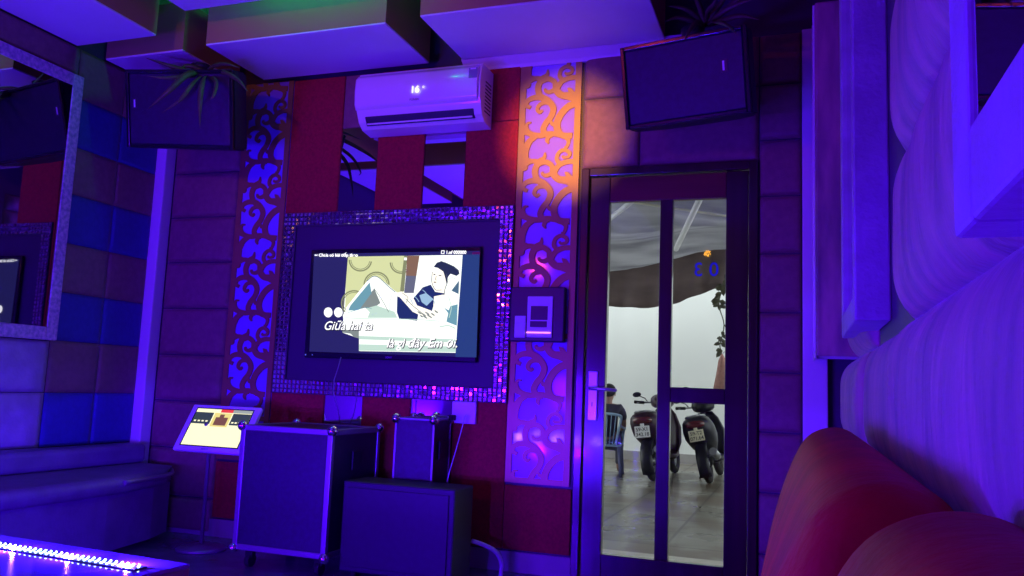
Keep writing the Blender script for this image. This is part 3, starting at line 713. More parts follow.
def plant(cx, cy, cz, n, label, L=.35, seedv=1, dirs=None):
    rnd = random.Random(seedv)
    t = thing('artificial_plant', label, 'plant', (cx, cy, cz))
    b = B(); lathe(b, [(.0,cz),(.045,cz),(.06,cz+.07),(.055,cz+.07),(.0,cz+.065)], cx, cy, 14); part('pot', b, 'black_matte', t)
    for k in range(n):
        a, tilt, ll, wd = dirs[k] if dirs and k < len(dirs) else (rnd.uniform(0, 2*PI), rnd.uniform(.1, 1.0), L*rnd.uniform(.7, 1.1), rnd.uniform(.008, .014))
        b = B(); m_ = 8; Lp, Rp, Mp = [], [], []
        d = Vector((math.cos(a), math.sin(a), 0)); s = Vector((-math.sin(a), math.cos(a), 0))
        for i in range(m_+1):
            u = i/m_; h = ll*(math.sin(tilt)*u - .55*u*u*(1.2-tilt*.5)); r_ = ll*u*(math.cos(tilt)*.9+.2)
            p = Vector((cx, cy, cz+.05)) + d*r_ + Vector((0,0,h)); w = wd*(math.sin(PI*min(1, u*.85+.12))+.05)
            Lp.append(b.verts.new(p+s*w)); Rp.append(b.verts.new(p-s*w)); Mp.append(b.verts.new(p-Vector((0,0,w*.5))))
        for i in range(m_):
            b.faces.new((Lp[i], Mp[i], Mp[i+1], Lp[i+1])); b.faces.new((Mp[i], Rp[i], Rp[i+1], Mp[i+1]))
        lf = part('leaf', b, 'leaf_dark', t, smooth=True, autos=False)
        sm = lf.modifiers.new('s', 'SOLIDIFY'); sm.thickness = .0015
def leaf_path(t, pts, wid):
    P = cr([(on_wall(u, v, y)) for u, v, y in pts], 5); b = B(); n = len(P); A, D, E_ = [], [], []
    view = Vector((.4, -1, -.2)).normalized()
    for i, p in enumerate(P):
        d = (P[min(i+1, n-1)]-P[max(0, i-1)]).normalized(); s_ = d.cross(view).normalized(); w_ = wid*(math.sin(PI*min(1, (i/(n-1))*.75+.25))+.03)
        A.append(b.verts.new(p+s_*w_)); D.append(b.verts.new(p-view*(-w_*.5))); E_.append(b.verts.new(p-s_*w_))
    for i in range(n-1):
        b.faces.new((A[i], D[i], D[i+1], A[i+1])); b.faces.new((D[i], E_[i], E_[i+1], D[i+1]))
    part('leaf', b, 'leaf_dark', t, smooth=True, autos=False).modifiers.new('s', 'SOLIDIFY').thickness = .0015
t = thing('artificial_plant', 'dark strappy artificial plant drooping over the left loudspeaker', 'plant', (-3.42, 3.88, 1.815+Z0))
b = B(); lathe(b, [(.0,2.815),(.05,2.815),(.06,2.86),(.05,2.865),(.0,2.86)], -3.42, 3.88, 14); part('pot', b, 'black_matte', t)
for pts, w_ in (([(204,73,3.82),(188,74,3.66),(170,90,3.56),(147,110,3.55)], .020), ([(204,74,3.82),(194,82,3.64),(180,100,3.56),(162,113,3.55)], .013), ([(206,74,3.82),(202,84,3.62),(200,104,3.57),(200,128,3.56)], .017),
                ([(206,73,3.84),(190,72,3.8),(170,66,3.75),(146,58,3.7)], .016), ([(206,73,3.84),(190,76,3.7),(165,78,3.6),(146,76,3.55)], .012), ([(206,73,3.85),(222,72,3.75),(238,80,3.65),(248,92,3.6)], .014),
                ([(208,74,3.84),(216,82,3.66),(214,95,3.58),(210,100,3.57)], .012), ([(206,73,3.84),(214,66,3.8),(226,64,3.74),(240,68,3.7)], .012), ([(206,73,3.84),(196,68,3.82),(186,66,3.8),(178,70,3.76)], .014)):
    leaf_path(t, pts, w_)
t = thing('artificial_plant', 'dark strappy artificial plant on top of the loudspeaker above the door', 'plant', (-.50, 4.0, 1.76+Z0))
b = B(); lathe(b, [(.0,2.76),(.05,2.76),(.06,2.82),(.05,2.82),(.0,2.81)], -.50, 4.0, 14); part('pot', b, 'black_matte', t)
for pts, w_ in (([(705,26,3.98),(694,14,3.9),(682,8,3.85),(668,6,3.8)], .013), ([(705,26,3.98),(698,22,3.85),(690,30,3.75),(684,42,3.7)], .013), ([(706,24,3.98),(708,12,3.9),(714,4,3.85),(718,-6,3.8)], .013),
                ([(707,26,3.98),(720,14,3.9),(738,4,3.85),(752,0,3.8)], .014), ([(707,26,3.98),(724,20,3.9),(742,16,3.85),(760,20,3.8)], .014), ([(706,26,3.98),(700,8,3.9),(696,-2,3.85),(694,-12,3.8)], .014),
                ([(707,26,3.98),(716,22,3.8),(728,26,3.74),(738,36,3.7)], .012), ([(706,26,3.98),(690,20,3.9),(676,18,3.85),(664,22,3.8)], .012), ([(706,26,3.98),(728,8,3.92),(746,-6,3.88),(760,-14,3.85)], .014), ([(706,26,3.98),(712,16,3.95),(722,2,3.9),(730,-8,3.88)], .014)):
    leaf_path(t, pts, w_)
# ------------------------------------------------------------------ flight cases, subwoofer
def flight_case(x0, x1, y0, y1, z0, z1, label, rim=.030, wheels=True):
    t = thing('flight_case', label, 'equipment case', ((x0+x1)/2, (y0+y1)/2, 0), group=None)
    b = B(); box(b, x0+.006, x1-.006, y0+.006, y1-.006, z0+.006, z1-.006); part('shell', b, 'case_black', t)
    b = B()
    for (xa, xb) in ((x0, x0+rim), (x1-rim, x1)):
        for (ya, yb) in ((y0, y0+rim), (y1-rim, y1)):
            box(b, xa, xb, ya, yb, z0, z1, bev=.004)
    for (za, zb) in ((z0, z0+rim), (z1-rim, z1)):
        for (ya, yb) in ((y0, y0+rim), (y1-rim, y1)): box(b, x0+rim, x1-rim, ya, yb, za, zb, bev=.004)
        for (xa, xb) in ((x0, x0+rim), (x1-rim, x1)): box(b, xa, xb, y0+rim, y1-rim, za, zb, bev=.004)
    part('edge_trim', b, 'aluminium', t)
    for x in (x0+.006, x1-.006):
        for y in (y0+.006, y1-.006):
            for z in (z0+.006, z1-.006):
                b = B(); ellipsoid(b, (x, y, z), (.028,.028,.028), seg=12, ring=8); part('ball_corner', b, 'chrome', t)
    b = B(); box(b, x1-.002, x1+.008, (y0+y1)/2-.05, (y0+y1)/2+.05, z1-.22, z1-.12, bev=.003); part('latch', b, 'black_matte', t)
    if wheels:
        for x in (x0+.07, x1-.07):
            for y in (y0+.07, y1-.07):
                b = B(); tube(b, [(x-.014, y, .034), (x+.014, y, .034)], .034, 14); box(b, x-.022, x+.022, y-.015, y+.015, .05, z0); part('caster', b, 'rubber', t)
flight_case(-2.83, -2.265, 3.75, 4.27, .095, .745, 'large black flight case with metal edges, in front of the kiosk screen')
flight_case(-2.10, -1.86, 4.115, 4.35, .05, .812, 'narrow black flight case against the wall under the tile frame', rim=.012, wheels=False)
t = thing('subwoofer', 'low black subwoofer box standing right of the large flight case', 'subwoofer', (-1.92, 3.97, 0))
b = B(); box(b, -2.235, -1.605, 3.84, 4.085, .03, .485, bev=.008); part('cabinet', b, 'black_matte', t)
b = B(); box(b, -2.205, -1.635, 3.832, 3.841, .06, .455, bev=.003); part('grille', b, 'black_matte', t)
for x in (-2.17, -1.67):
    for y in (3.88, 4.06):
        b = B(); tube(b, [(x, y, 0), (x, y, .032)], .02, 10); part('foot', b, 'rubber', t)
b = B(); tube(b, cr([on_wall(472,541,4.1), on_wall(484,545,4.15), on_wall(496,552,4.2), on_wall(501,562,4.25), on_wall(501,572,4.25), on_wall(500,582,4.25)], 5), .012, 10)
tag(part('hose', b, 'cable_white'), 'thick pale hose bending down at the foot of the back wall', 'hose')
b = B(); tube(b, [on_wall(412,400,4.36), on_wall(412,419,4.365)], .003, 6); tag(part('cable', b, 'cable_grey'), 'short thin wire hanging below the tile frame onto the narrow case', 'cable')

# ------------------------------------------------------------------ kiosk touch screen
ks = thing('song_kiosk', 'tilted touch screen song kiosk on a thin pole beside the flight case', 'touch screen', (-3.25, 4.03, 0))
b = B(); lathe(b, [(0,0),(.135,0),(.14,.01),(.12,.022),(.02,.035),(0,.036)], -3.25, 4.03, 32); part('base', b, 'aluminium', ks)
b = B(); tube(b, [(-3.25, 4.03, .03), (-3.25, 4.03, .66), (-3.255, 3.99, .72)], .012, 10); part('pole', b, 'aluminium', ks)
KP = [on_wall(199,404.5,4.06), on_wall(267,408,4.06), None, on_wall(171.7,449,3.905)]
o_ = KP[3]; ex = (KP[1]-KP[0]).normalized(); ey = (KP[0]-KP[3]); Hk = ey.length; ey = (ey - ex*ey.dot(ex)).normalized(); ez = ex.cross(ey)
Wk = (KP[1]-KP[0]).length*1.0
KM = Matrix(((ex.x, ey.x, ez.x, o_.x), (ex.y, ey.y, ez.y, o_.y), (ex.z, ey.z, ez.z, o_.z), (0,0,0,1)))
def kp(name, bm, ms, parent=ks, **k): bm.transform(KM); return part(name, bm, ms, parent, **k)
b = B(); box(b, 0, Wk, 0, Hk, -.03, 0, bev=.008); mon = kp('bezel', b, 'plastic_white')
mx0, mx1, my0, my1 = .045, Wk-.045, .035, Hk-.028
for n_, c_, s_ in (('k_white',(1.0,.95,.62),1.15),('k_dark',(.05,.07,.09),.8),('k_yellow',(.9,.75,.25),1),('k_brown',(.25,.1,.08),.8),('k_red',(.85,.05,.06),1),('k_line',(.45,.5,.5),.8)): emat(n_, c_, s_)
KN = ['k_white','k_dark','k_yellow','k_brown','k_red','k_line','black_gloss']
b = B()
def kq(x0, x1, y0, y1, i, lay):
    X = lambda u: mx0+(mx1-mx0)*u; Yy = lambda u: my1-(my1-my0)*u
    f = b.faces.new([b.verts.new((X(a), Yy(c), .0006+lay*.0003)) for a, c in ((x0,y1),(x1,y1),(x1,y0),(x0,y0))]); f.material_index = i
kq(-.02,1.02,-.03,1.03,6,0); kq(0,1,0,1,0,1); kq(0,.33,.10,.42,1,2); kq(.35,.66,.10,.48,2,2); kq(.68,1,.10,.42,1,2); kq(.40,.62,.22,.44,3,3); kq(.46,.54,.14,.25,3,4); kq(.44,.66,.0,.085,4,2); kq(.66,1,.0,.085,5,2)
for k in range(4): kq(.03+.07*k,.07+.07*k,.32,.36,0,3); kq(.71+.06*k,.75+.06*k,.33,.37,0,3)
kp('screen', b, KN, mon, autos=False)
b = text_bm('acnos', .02, Matrix.Translation((Wk*.5-.04, .010, .001))); kp('maker_mark', b, 'ink', mon)

# ------------------------------------------------------------------ LED table
tb = thing('glass_table', 'glass-topped table with a lit LED strip at the bottom left', 'table', (-1.95, 1.3, 0))
tx0, tx1, ty0, ty1, tzz = -2.50, -1.39, .85, 1.69, .55
M_ = Matrix.Translation((tx1, ty1, 0)) @ Matrix.Rotation(math.radians(-3.0), 4, 'Z') @ Matrix.Translation((-tx1, -ty1, 0))
def tp(name, bm, ms, parent=tb, **k): bm.transform(M_); return part(name, bm, ms, parent, **k)
b = B(); box(b, tx0, tx1, ty0, ty1, tzz-.014, tzz-.004, bev=.002, seg=1); tp('glass_top', b, 'glass_top')
b = B()
w = .02
for (x0, x1, y0, y1) in ((tx0, tx1, ty1-w, ty1), (tx0, tx1, ty0, ty0+w), (tx0, tx0+w, ty0+w, ty1-w), (tx1-w, tx1, ty0+w, ty1-w)): box(b, x0, x1, y0, y1, tzz-.06, tzz-.0145, bev=.003)
tp('frame', b, 'aluminium')
for x in (tx0+.04, tx1-.04):
    for y in (ty0+.04, ty1-.04):
        b = B(); box(b, x-.025, x+.025, y-.025, y+.025, 0, tzz-.06, bev=.004); tp('leg', b, 'aluminium')
b = B(); box(b, tx0+.05, tx1-.05, ty0+.05, ty1-.05, .18, .195, bev=.003); tp('shelf', b, 'glass_top')
b = B(); box(b, tx0+.03, tx1-.05, ty1-.125, ty1-.085, tzz-.004, tzz-.001); ls = tp('led_strip', b, 'led_strip')
b = B(); nled = 56
for k in range(nled):
    x = tx0+.04+(tx1-.09-tx0)*k/nled*1.0
    for r_ in range(3):
        ellipsoid(b, (x+.011*(r_ % 2), ty1-.119+r_*.014, tzz+.001), (.0030,.0030,.0024), seg=6, ring=4)
tp('led_chips', b, 'led_white', ls)

# ------------------------------------------------------------------ outside the door
GZ = -1.05+Z0
YW = 13.0
b = B(); box(b, -9, 6, YB+.13, 16, GZ-.1, GZ); struct('paving_outside', b, 'paving_wet')
b = B(); box(b, -1.6, .2, YB+.12, YB+.92, GZ, .0, bev=.006); struct('door_sill', b, 'sill_stone')
b = B(); box(b, -9, 6, YW, YW+.2, GZ, 8.0); struct('wall_outside', b, 'outside_wall')
b = B(); box(b, -9, 6, YW-.04, YW, GZ, GZ+.14, bev=.005); struct('baseboard_outside', b, 'plinth')
b = B(); box(b, -9, XL-.1, YB+.1, YB+.2, GZ, 3.5); box(b, XR+.1, 6, YB+.1, YB+.2, GZ, 3.5); struct('wall_facade', b, 'outside_wall')
# grey tarpaulin stretched overhead; unseen near end added to shade the doorway
b = B(); nx_, ny_ = 40, 30; g = []
for i in range(nx_+1):
    row = []
    for j in range(ny_+1):
        x = -6.5+10*i/nx_; y = 4.7+6.9*j/ny_
        z = 3.42 - .46*j/ny_ + .05*math.sin(y*6+x*1.4)*(.5+.5*math.sin(x*.7+1)) + .10*math.sin(x*1.7+y*.8)+.09*math.sin(y*2.9+x*.9)-.38*math.sin(PI*j/ny_)*.6 -.10*abs(math.sin(x*1.1+1.3))
        row.append(b.verts.new((x, y, z)))
    g.append(row)
for i in range(nx_):
    for j in range(ny_): f = b.faces.new((g[i][j], g[i+1][j], g[i+1][j+1], g[i][j+1])); f.smooth = True
o = part('tarpaulin', b, 'tarp_grey', autos=False); tag(o, 'grey sagging tarpaulin stretched overhead outside the door', 'tarpaulin'); o.modifiers.new('s', 'SOLIDIFY').thickness = .006
# brown valance hanging in front of the wall
b = B(); YV = 11.6
top = [(585,290),(605,278),(617,256),(658,256),(680,250),(705,242),(760,232)]
bot = [(585,303),(607,306),(640,308),(658,307),(680,302),(705,292),(760,276)]
n = 150; g = []
def interp(P, u):
    for a, c in zip(P, P[1:]):
        if u <= c[0]: k = (u-a[0])/(c[0]-a[0]); return a[1]+(c[1]-a[1])*k
    return P[-1][1]
for i in range(n+1):
    u = 400+600*i/n; uu = max(585, min(760, u))
    A = on_wall(u, interp(top, uu)-8, YV-.25); D = on_wall(u, interp(bot, uu), YV)
    row = []
    for j in range(9):
        p = A.lerp(D, j/8); p.y += .05*math.sin(i*.9+j*.3)*j/8; row.append(b.verts.new(p))
    g.append(row)
for i in range(n):
    for j in range(8): f = b.faces.new((g[i][j], g[i+1][j], g[i+1][j+1], g[i][j+1])); f.smooth = True
o = part('awning_valance', b, 'tarp_brown', autos=False); tag(o, 'brown hanging awning edge in front of the white outside wall', 'awning'); o.modifiers.new('s', 'SOLIDIFY').thickness = .01
for (p0, p1, r_, l) in (((676,249,9.0),(704,190,7.2),.030,'white slanting pole under the tarpaulin seen through the right pane'), ((598,228,8.0),(640,195,7.0),.026,'white slanting pole under the tarpaulin seen through the left pane')):
    b = B(); A = on_wall(*p0); D = on_wall(*p1); D2 = A+(D-A)*1.15; tube(b, [A, D2], r_, 10); tag(part('awning_pole', b, 'pole_white'), l, 'pole')
b = B(); A = on_wall(590,196,8.0); D = on_wall(740,218,8.0); tube(b, [A+(A-D)*1.0, D+(D-A)*.6], .012, 8); tag(part('awning_rope', b, 'sill_stone'), 'thin pale rope crossing the view under the tarpaulin', 'rope')

# plastic chair and seated person
CX, CY = on_wall(612,440,10.4).x-.08, 10.4
ch = thing('plastic_chair', 'pale blue plastic chair with slatted back, turned away outside', 'chair', (CX, CY, GZ), (0,0,math.radians(8)))
ch.scale = (.9,)*3
b = B()
hw = .22
def arcpts(z0, z1, inset0, inset1):
    return
# back: frame loop and slats (back is at -y, sitter faces +y)
P = [(-.15,-.20,.44),(-.19,-.24,.62),(-.225,-.285,.80),(-.19,-.30,.845),(0,-.315,.86),(.19,-.30,.845),(.225,-.285,.80),(.19,-.24,.62),(.15,-.20,.44)]
tube(b, cr(P, 5), .020, 8); part('back_frame', b, 'chair_blue', ch, world=False)
for k in range(6):
    b = B(); u = -1+2*(k+.5)/6
    tube(b, [(u*.13,-.205,.43),(u*.16,-.245,.62),(u*.185,-.300,.845)], .013, 6, sx=1.3, sy=.5); part('back_slat', b, 'chair_blue', ch, world=False)
b = B(); box(b, -.22, .22, -.20, .22, .405, .435, bev=.014); part('seat', b, 'chair_blue', ch, world=False)
for sx_ in (-1, 1):
    b = B(); tube(b, cr([(sx_*.21,-.26,.70),(sx_*.255,-.12,.665),(sx_*.26,.1,.65),(sx_*.235,.2,.60),(sx_*.22,.2,.42)], 4), .018, 8); part('armrest', b, 'chair_blue', ch, world=False)
    for sy_ in (-1, 1):
        b = B(); tube(b, [(sx_*.20, sy_*.18, .41), (sx_*.235, sy_*.235, 0)], [.028,.022], 8); part('leg', b, 'chair_leg', ch, world=False)
pe = thing('person', 'person with short dark hair and dark shirt sitting outside, seen from behind', 'person', (CX+.03, CY, GZ), (0,0,math.radians(8)))
pe.scale = (.87,)*3
def skin_mesh(name, verts, edges, mats, parent, root=0, sub=2):
    me = bpy.data.meshes.new(name); me.from_pydata([v[:3] for v in verts], edges, [])
    o = bpy.data.objects.new(name, me); C.objects.link(o)
    sk = o.modifiers.new('sk', 'SKIN'); sk.use_smooth_shade = True
    ss = o.modifiers.new('su', 'SUBSURF'); ss.levels = sub; ss.render_levels = sub
    for i, v in enumerate(verts):
        me.skin_vertices[0].data[i].radius = (v[3], v[4] if len(v) > 4 else v[3])
    me.skin_vertices[0].data[root].use_root = True
    dg = bpy.context.evaluated_depsgraph_get(); m2 = bpy.data.meshes.new_from_object(o.evaluated_get(dg)); m2.name = name
    bpy.data.objects.remove(o); m2.materials.clear(); m2.materials.append(MATS[mats])
    for p in m2.polygons: p.use_smooth = True
    o = bpy.data.objects.new(name, m2); C.objects.link(o); o.parent = parent; WM[o.name] = WM[parent.name]
    return o
V = [(0,-.06,.52,.13),(0,-.10,.68,.12),(0,-.12,.84,.14),(0,-.11,.96,.12),(0,-.09,1.02,.055),(0,-.07,1.07,.055),(0,-.055,1.14,.082),(0,-.06,1.22,.088),(0,-.055,1.275,.05)]
Ed = [(0,1),(1,2),(2,3),(3,4),(4,5),(5,6),(6,7),(7,8)]
for s in (-1, 1):
    k = len(V); V += [(s*.10,-.02,.50,.09),(s*.13,.35,.50,.07),(s*.14,.40,.47,.06),(s*.14,.38,.25,.052),(s*.14,.36,.08,.038),(s*.145,.46,.04,.035),(s*.145,.52,.03,.025)]
    Ed += [(0,k),(k,k+1),(k+1,k+2),(k+2,k+3),(k+3,k+4),(k+4,k+5),(k+5,k+6)]
    k = len(V); V += [(s*.15,-.11,.965,.062),(s*.205,-.09,.90,.052),(s*.225,-.04,.72,.042),(s*.20,.10,.68,.035),(s*.16,.22,.64,.026),(s*.15,.25,.63,.024)]
    Ed += [(3,k),(k,k+1),(k+1,k+2),(k+2,k+3),(k+3,k+4),(k+4,k+5)]
    for q in range(4):
        j = len(V); fx = s*(.13+.018*q); V += [(fx,.285,.632,.010),(fx-s*.004,.315+.006*(q in (1,2)),.622,.009),(fx-s*.006,.33+.008*(q in (1,2)),.603,.008)]; Ed += [(k+5,j),(j,j+1),(j+1,j+2)]
    j = len(V); V += [(s*.125,.255,.628,.010),(s*.112,.275,.615,.009)]; Ed += [(k+5,j),(j,j+1)]
skin_mesh('body', V, Ed, 'skin', pe)
for s in (-1, 1):   # ears, eyes as small parts of the face are on the far side
    b = B(); ellipsoid(b, (s*.088,-.055,1.17), (.012,.022,.032), seg=10, ring=8); part('ear', b, 'skin', pe, world=False)
b = B(); ellipsoid(b, (0,.035,1.165), (.014,.02,.022), seg=8, ring=6); part('nose', b, 'skin', pe, world=False)
for s in (-1, 1):
    b = B(); ellipsoid(b, (s*.032,.022,1.19), (.012,.008,.007), seg=8, ring=6); part('eye', b, 'ink', pe, world=False)
b = B(); ellipsoid(b, (0,.024,1.125), (.026,.008,.006), seg=8, ring=6); part('mouth', b, 'tail_red', pe, world=False)
b = B(); ellipsoid(b, (0,-.075,1.215), (.102,.108,.105), seg=20, ring=14)
for v in list(b.verts):
    if v.co.z < 1.16: v.co.z = 1.16-(1.16-v.co.z)*(.9 if v.co.y < -.08 else .1); v.co.x *= .92
part('hair', b, 'hair', pe, world=False, smooth=True)
V = [(0,-.06,.55,.15),(0,-.10,.68,.145),(0,-.12,.84,.16),(0,-.11,.955,.135),(0,-.09,1.005,.068)]
Ed = [(0,1),(1,2),(2,3),(3,4)]
for s in (-1, 1):
    k = len(V); V += [(s*.155,-.11,.965,.078),(s*.208,-.09,.90,.068),(s*.222,-.055,.78,.060)]; Ed += [(3,k),(k,k+1),(k+1,k+2)]
skin_mesh('shirt', V, Ed, 'shirt', pe)
V = [(0,-.06,.53,.145)]; Ed = []
for s in (-1, 1):
    k = len(V); V += [(s*.10,-.02,.505,.10),(s*.13,.35,.505,.08),(s*.14,.40,.47,.07),(s*.14,.38,.25,.062),(s*.14,.365,.12,.055)]; Ed += [(0,k),(k,k+1),(k+1,k+2),(k+2,k+3),(k+3,k+4)]
skin_mesh('trousers', V, Ed, 'trousers', pe)

# scooters
def scooter(loc, heading, lean, bodym, platem, label, plate_text, sc=1):
    t = thing('motor_scooter', label, 'scooter', loc, (0, lean, heading), 'scooters parked outside'); t.scale = (sc,)*3
    P = lambda n, b, m_, par=t, sm=False: part(n, b, m_, par, world=False, smooth=sm)
    # y forward, rear wheel at y=-.62, front at y=.62
    for y, nm in ((-.62, 'rear_wheel'), (.64, 'front_wheel')):
        b = B(); torus(b, (0, y, .25), .205, .048, 'x', 28, 8); w_ = P(nm, b, 'rubber')
        b = B(); torus(b, (0, y, .25), .155, .012, 'x', 24, 6)
        for k in range(6):
            a = 2*PI*k/6; tube(b, [(0, y, .25), (0, y+.155*math.cos(a), .25+.155*math.sin(a))], .012, 6)
        tube(b, [(-.05, y, .25), (.05, y, .25)], .035, 10); P('rim', b, 'metal_grey', w_)
    b = B()   # tail and side fairing
    loft(b, [sell((0,-.87,.76),.09,.06,16), sell((0,-.82,.73),.17,.13,16), sell((0,-.62,.67),.205,.19,16), sell((0,-.40,.60),.20,.20,16), sell((0,-.20,.52),.15,.20,16), sell((0,-.05,.40),.11,.13,16)])
    P('body_fairing', b, bodym, sm=True)
    b = B(); loft(b, [sell((0,-.82,.835),.10,.02,14), sell((0,-.70,.83),.135,.045,14), sell((0,-.45,.80),.15,.05,14), sell((0,-.22,.765),.125,.05,14), sell((0,-.05,.73),.07,.035,14)]); P('seat', b, 'seat_black', sm=True)
    b = B(); loft(b, [sell((0,-.10,.27),.12,.05,14), sell((0,.10,.25),.17,.045,14), sell((0,.28,.28),.17,.05,14)]); P('footboard', b, bodym, sm=True)
    b = B(); loft(b, [[Vector((x*wd, y+cv*abs(x)**2, z)) for x in (-1,-.66,-.33,0,.33,.66,1)] + [Vector((x*wd*.9, y-.06+cv*abs(x)**2, z)) for x in (1,.66,.33,0,-.33,-.66,-1)] for z, wd, y, cv in ((.28,.15,.34,-.05),(.42,.21,.38,-.08),(.62,.225,.44,-.10),(.80,.17,.46,-.08),(.90,.10,.44,-.04))]); P('leg_shield', b, bodym, sm=True)
    b = B(); loft(b, [sell((0,.24,.97),.07,.05,14), sell((0,.34,1.0),.16,.10,14), sell((0,.46,.99),.15,.095,14), sell((0,.51,.97),.08,.05,14)]); P('handlebar_cowl', b, bodym, sm=True)
    b = B(); ellipsoid(b, (0,.50,.975), (.07,.03,.045)); P('headlight', b, 'metal_grey')
    b = B(); tube(b, [(-.34,.28,1.01),(-.22,.36,1.0),(0,.40,.98),(.22,.36,1.0),(.36,.28,1.02)], .014, 8); hb = P('handlebar', b, 'metal_grey')
    for s in (-1, 1):
        b = B(); tube(b, [(s*.25,.34,1.0),(s*.37,.275,1.022)], .022, 8); P('grip', b, 'rubber', hb)
        b = B(); tube(b, [(s*.20,.37,1.0),(s*.24,.38,1.06),(s*.31,.35,1.10)], .007, 6); ellipsoid(b, (s*.34,.34,1.12), (.062,.014,.036)); P('mirror', b, 'bike_black')
    b = B(); tube(b, [(0,.40,.93),(0,.55,.48)], .035, 8)
    for s in (-1, 1): tube(b, [(s*.06,.55,.52),(s*.07,.64,.25)], .018, 8)
    P('front_fork', b, 'metal_grey')
    b = B()
    for n_, (yc, rr, a0, a1) in enumerate(((.64,.275,30,150),(-.62,.285,60,215))):
        rings = []
        for k in range(9):
            a = math.radians(a0+(a1-a0)*k/8) if n_ == 0 else math.radians(a0+(a1-a0)*k/8)
            rings.append([Vector((x, yc+(rr-abs(x)*.35+o2)*math.cos(a), .25+(rr-abs(x)*.35+o2)*math.sin(a))) for x, o2 in ((-.075,0),(-.03,0),(.03,0),(.075,0),(.075,.008),(.03,.008),(-.03,.008),(-.075,.008))])
        loft(b, rings)
    P('mudguard', b, 'bike_black', sm=True)
    b = B(); loft(b, [sell((0,-.885,.775),.05,.02,12), sell((0,-.875,.76),.12,.045,12), sell((0,-.82,.755),.13,.05,12)]); P('tail_light', b, 'tail_red', sm=True)
    b = B(); box(b, -.095,.095,-.925,-.917,.55,.69, bev=.004); box(b, -.02,.02,-.916,-.86,.60,.72); pl = P('licence_plate', b, platem)
    M1 = Matrix.Translation((0,-.9262,.63)) @ WALLM
    b = text_bm(plate_text[0], .062, M1, align='CENTER', bold=.001); merge(b, text_bm(plate_text[1], .062, Matrix.Translation((0,0,-.062)) @ M1, align='CENTER', bold=.001)); P('plate_number', b, 'ink', pl)
    b = B(); tube(b, [(.10,-.25,.28),(.15,-.45,.30),(.155,-.62,.33)], .03, 10); tube(b, [(.155,-.55,.32),(.16,-.92,.40)], .048, 12); P('exhaust', b, 'metal_grey')
    b = B(); tube(b, [(0,-.20,.30),(0,-.62,.25)], .07, 10, sx=1.2); P('engine', b, 'rubber')
    b = B()
    for s in (-1, 1): tube(b, [(s*.11,-.45,.82),(s*.12,-.72,.86),(s*.07,-.86,.87)], .012, 8)
    tube(b, [(-.07,-.86,.87),(.07,-.86,.87)], .012, 8); P('grab_rail', b, 'metal_grey')
    b = B(); tube(b, [(-.08,-.12,.26),(-.20,-.10,.03)], .012, 8); P('side_stand', b, 'metal_grey')
    return t
p1 = on_wall(652,470,10.3); p2 = on_wall(706,472,10.7)
scooter((p1.x+.10, 10.7, GZ), math.radians(-4), math.radians(-8), 'bike_maroon', 'plate_white', 'maroon-black scooter behind the door mullion, white number plate', ('59-X1','342.18'), .96)
scooter((p2.x+.10, 10.9, GZ), math.radians(-1), math.radians(-13), 'bike_black', 'plate_yellow', 'black scooter at right by the white wall, yellowish plate', ('59-T2','071.64'), .94)
# hanging vine and cloth on the outside wall
vn = thing('hanging_vine', 'leafy vine hanging at the right of the outside wall', 'plant', tuple(on_wall(722,270,11.4)))
b = B(); vp = [on_wall(u, v, 11.4) for u, v in ((728,270),(722,290),(719,305),(724,325),(720,345),(722,352))]; tube(b, cr(vp, 5), .008, 6); part('stem', b, 'leaf_dark', vn)
rnd = random.Random(5)
for k in range(34):
    q = cr(vp, 7)[rnd.choice(list(range(0, 16))+list(range(20, 34)))]
    b = B(); a = rnd.uniform(0, 2*PI); L_ = rnd.uniform(.07, .13); d = Vector((math.cos(a), .3*rnd.uniform(-1,1), -.6+math.sin(a)*.5)).normalized(); s = d.cross(Vector((0,1,0))).normalized()
    c_ = [q, q+d*L_*.3+s*L_*.28, q+d*L_*.7+s*L_*.2, q+d*L_, q+d*L_*.7-s*L_*.2, q+d*L_*.3-s*L_*.28]
    mid = [q+d*L_*.5+Vector((0,-.012,0))]
    vs = [b.verts.new(p) for p in c_]; mv = b.verts.new(mid[0])
    for i in range(6): b.faces.new((vs[i], vs[(i+1)%6], mv))
    o = part('leaf', b, 'leaf_dark', vn, autos=False); o.modifiers.new('s', 'SOLIDIFY').thickness = .003
b = B(); rings = []
for v, w in ((354,.01),(360,.05),(368,.07),(376,.09),(384,.115),(390,.13)):
    c_ = on_wall(722, v, 12.2); rings.append([Vector((c_.x+w*math.cos(a)*(1+.12*math.cos(5*a)), 12.2+.05*math.sin(a), c_.z)) for a in [2*PI*k/20 for k in range(20)]])
loft(b, rings); tag(part('hanging_cloth', b, 'cloth_brown'), 'reddish brown cloth bundle hanging at the right edge of the glass', 'cloth')
b = B(); c_ = on_wall(722, 354, 12.2); tube(b, [c_, c_+Vector((0, .75, .1))], .01, 6); tag(part('wall_hook', b, 'metal_grey'), 'small metal hook on the outside wall above the brown cloth', 'hook')

t = thing('stage_lamp', 'small orange stage lamp hanging under the ceiling behind the viewer', 'stage lamp', (-1.09, -1.72, 2.77))
b = B(); tube(b, [(-1.09,-1.86,2.80),(-1.09,-1.66,2.78)], .06, 14); tube(b, [(-1.09,-1.76,2.80),(-1.09,-1.76,CH)], .012, 8); part('housing', b, 'black_matte', t)
b = B(); tube(b, [(-1.09,-1.658,2.78),(-1.09,-1.652,2.78)], .04, 14); part('lens', b, emat('lamp_lens', (1,.42,.03), 30).name, t)

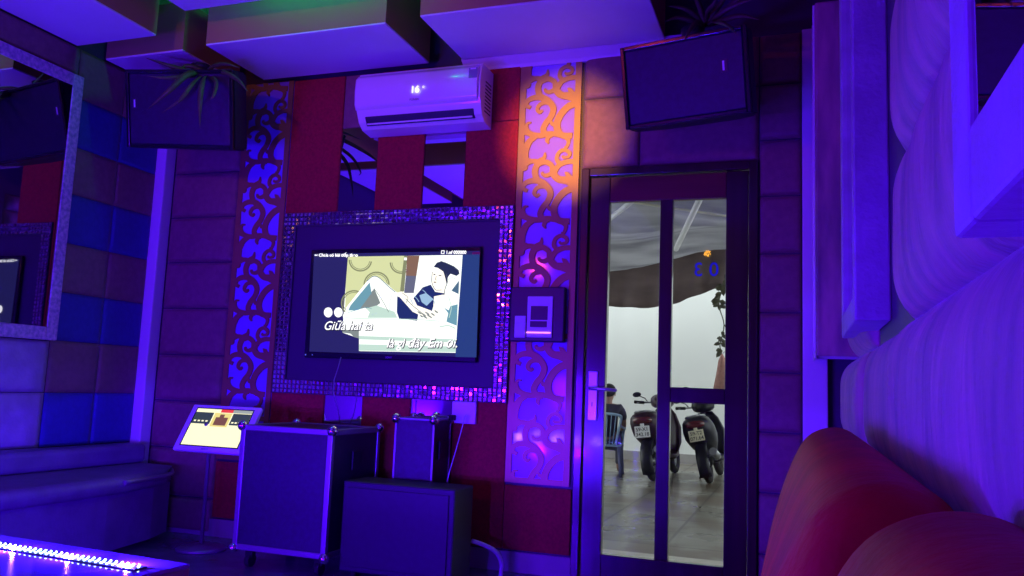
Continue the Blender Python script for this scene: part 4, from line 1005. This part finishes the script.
# ------------------------------------------------------------------ lights
def lamp(kind, name, loc, col, e, size=.1, target=None, spot=None, blend=.5, sy_=None):
    L = bpy.data.lights.new(name, kind); L.color = col; L.energy = e
    if kind == 'AREA':
        L.size = size
        if sy_: L.shape = 'RECTANGLE'; L.size_y = sy_
    else: L.shadow_soft_size = size
    if spot: L.spot_size = math.radians(spot); L.spot_blend = blend
    o = bpy.data.objects.new(name, L); C.objects.link(o); o.location = loc
    if target is not None: o.rotation_euler = (Vector(target)-Vector(loc)).to_track_quat('-Z', 'Y').to_euler()
    return o
BLUE = (.075,.001,1.0)
# the LED strip on the table
for k in range(6): lamp('POINT', 'led_and_fill_light', (-2.40+.18*k, 1.60, .556), (.06,.018,1.0), 24, .004)
# blue fill lamps added out of view to lift the blue of the room
lamp('AREA', 'blue_fill_light', (-3.7, -.6, .5), BLUE, 130, .4, (-1.8, 3.6, 3.0))
lamp('AREA', 'blue_fill_light', (-2.9, -1.9, .95), BLUE, 60, .4, (-2.2, 4.4, 1.3))
lamp('SPOT', 'blue_fill_light', (-3.2, .6, 2.3), BLUE, 8, .1, (.27, 1.9, 1.6), 85, .8)
# orange beam on the scroll panel; the red and pink fill is added
lamp('SPOT', 'red_fill_light', (-3.3, -1.6, 2.6), (1,.05,.06), 42, .04, (-1.9, 4.4, 2.0), 62, .9)
lamp('SPOT', 'pink_fill_light', (-3.6, -.2, 2.7), (1,.12,.35), 30, .04, (.27, 2.3, 2.0), 60, .9)
lamp('SPOT', 'orange_stage_light', (-1.10, -1.6, 2.80), (1,.42,.0), 3000, .03, (-1.27, 4.4, 2.44), 8.4, 1.0)
for x in (-2.8, -2.5, -2.2): lamp('POINT', 'cove_light', (x, 3.62, 3.34), (.0,1,.22), 1.9, .03)
lamp('POINT', 'cove_light', (-3.40, 3.2, 3.34), (.0,1,.3), .25, .03)
for x in (-2.3, -1.9, -1.5): lamp('POINT', 'led_and_fill_light', (x, 1.3, .42), (.06,.0,1.0), 110, .004)  # fill added under the glass to brighten bench and floor
lamp('SPOT', 'amber_fill_light', (-2.3, -.4, 2.6), (1,.28,.05), 60, .04, (-2.5, 3.7, 3.05), 44, .9)  # added warm fill for the fronts of the ceiling boxes
# ------------------------------------------------------------------ world and view
w = bpy.data.worlds.new('world'); bpy.context.scene.world = w; w.use_nodes = True
w.node_tree.nodes['Background'].inputs[0].default_value = (.86,.93,.95,1); w.node_tree.nodes['Background'].inputs[1].default_value = 2.7
vs = bpy.context.scene.view_settings
vs.view_transform = 'Standard'; vs.look = 'None'; vs.gamma = 1; vs.exposure = 0; vs.use_curve_mapping = False
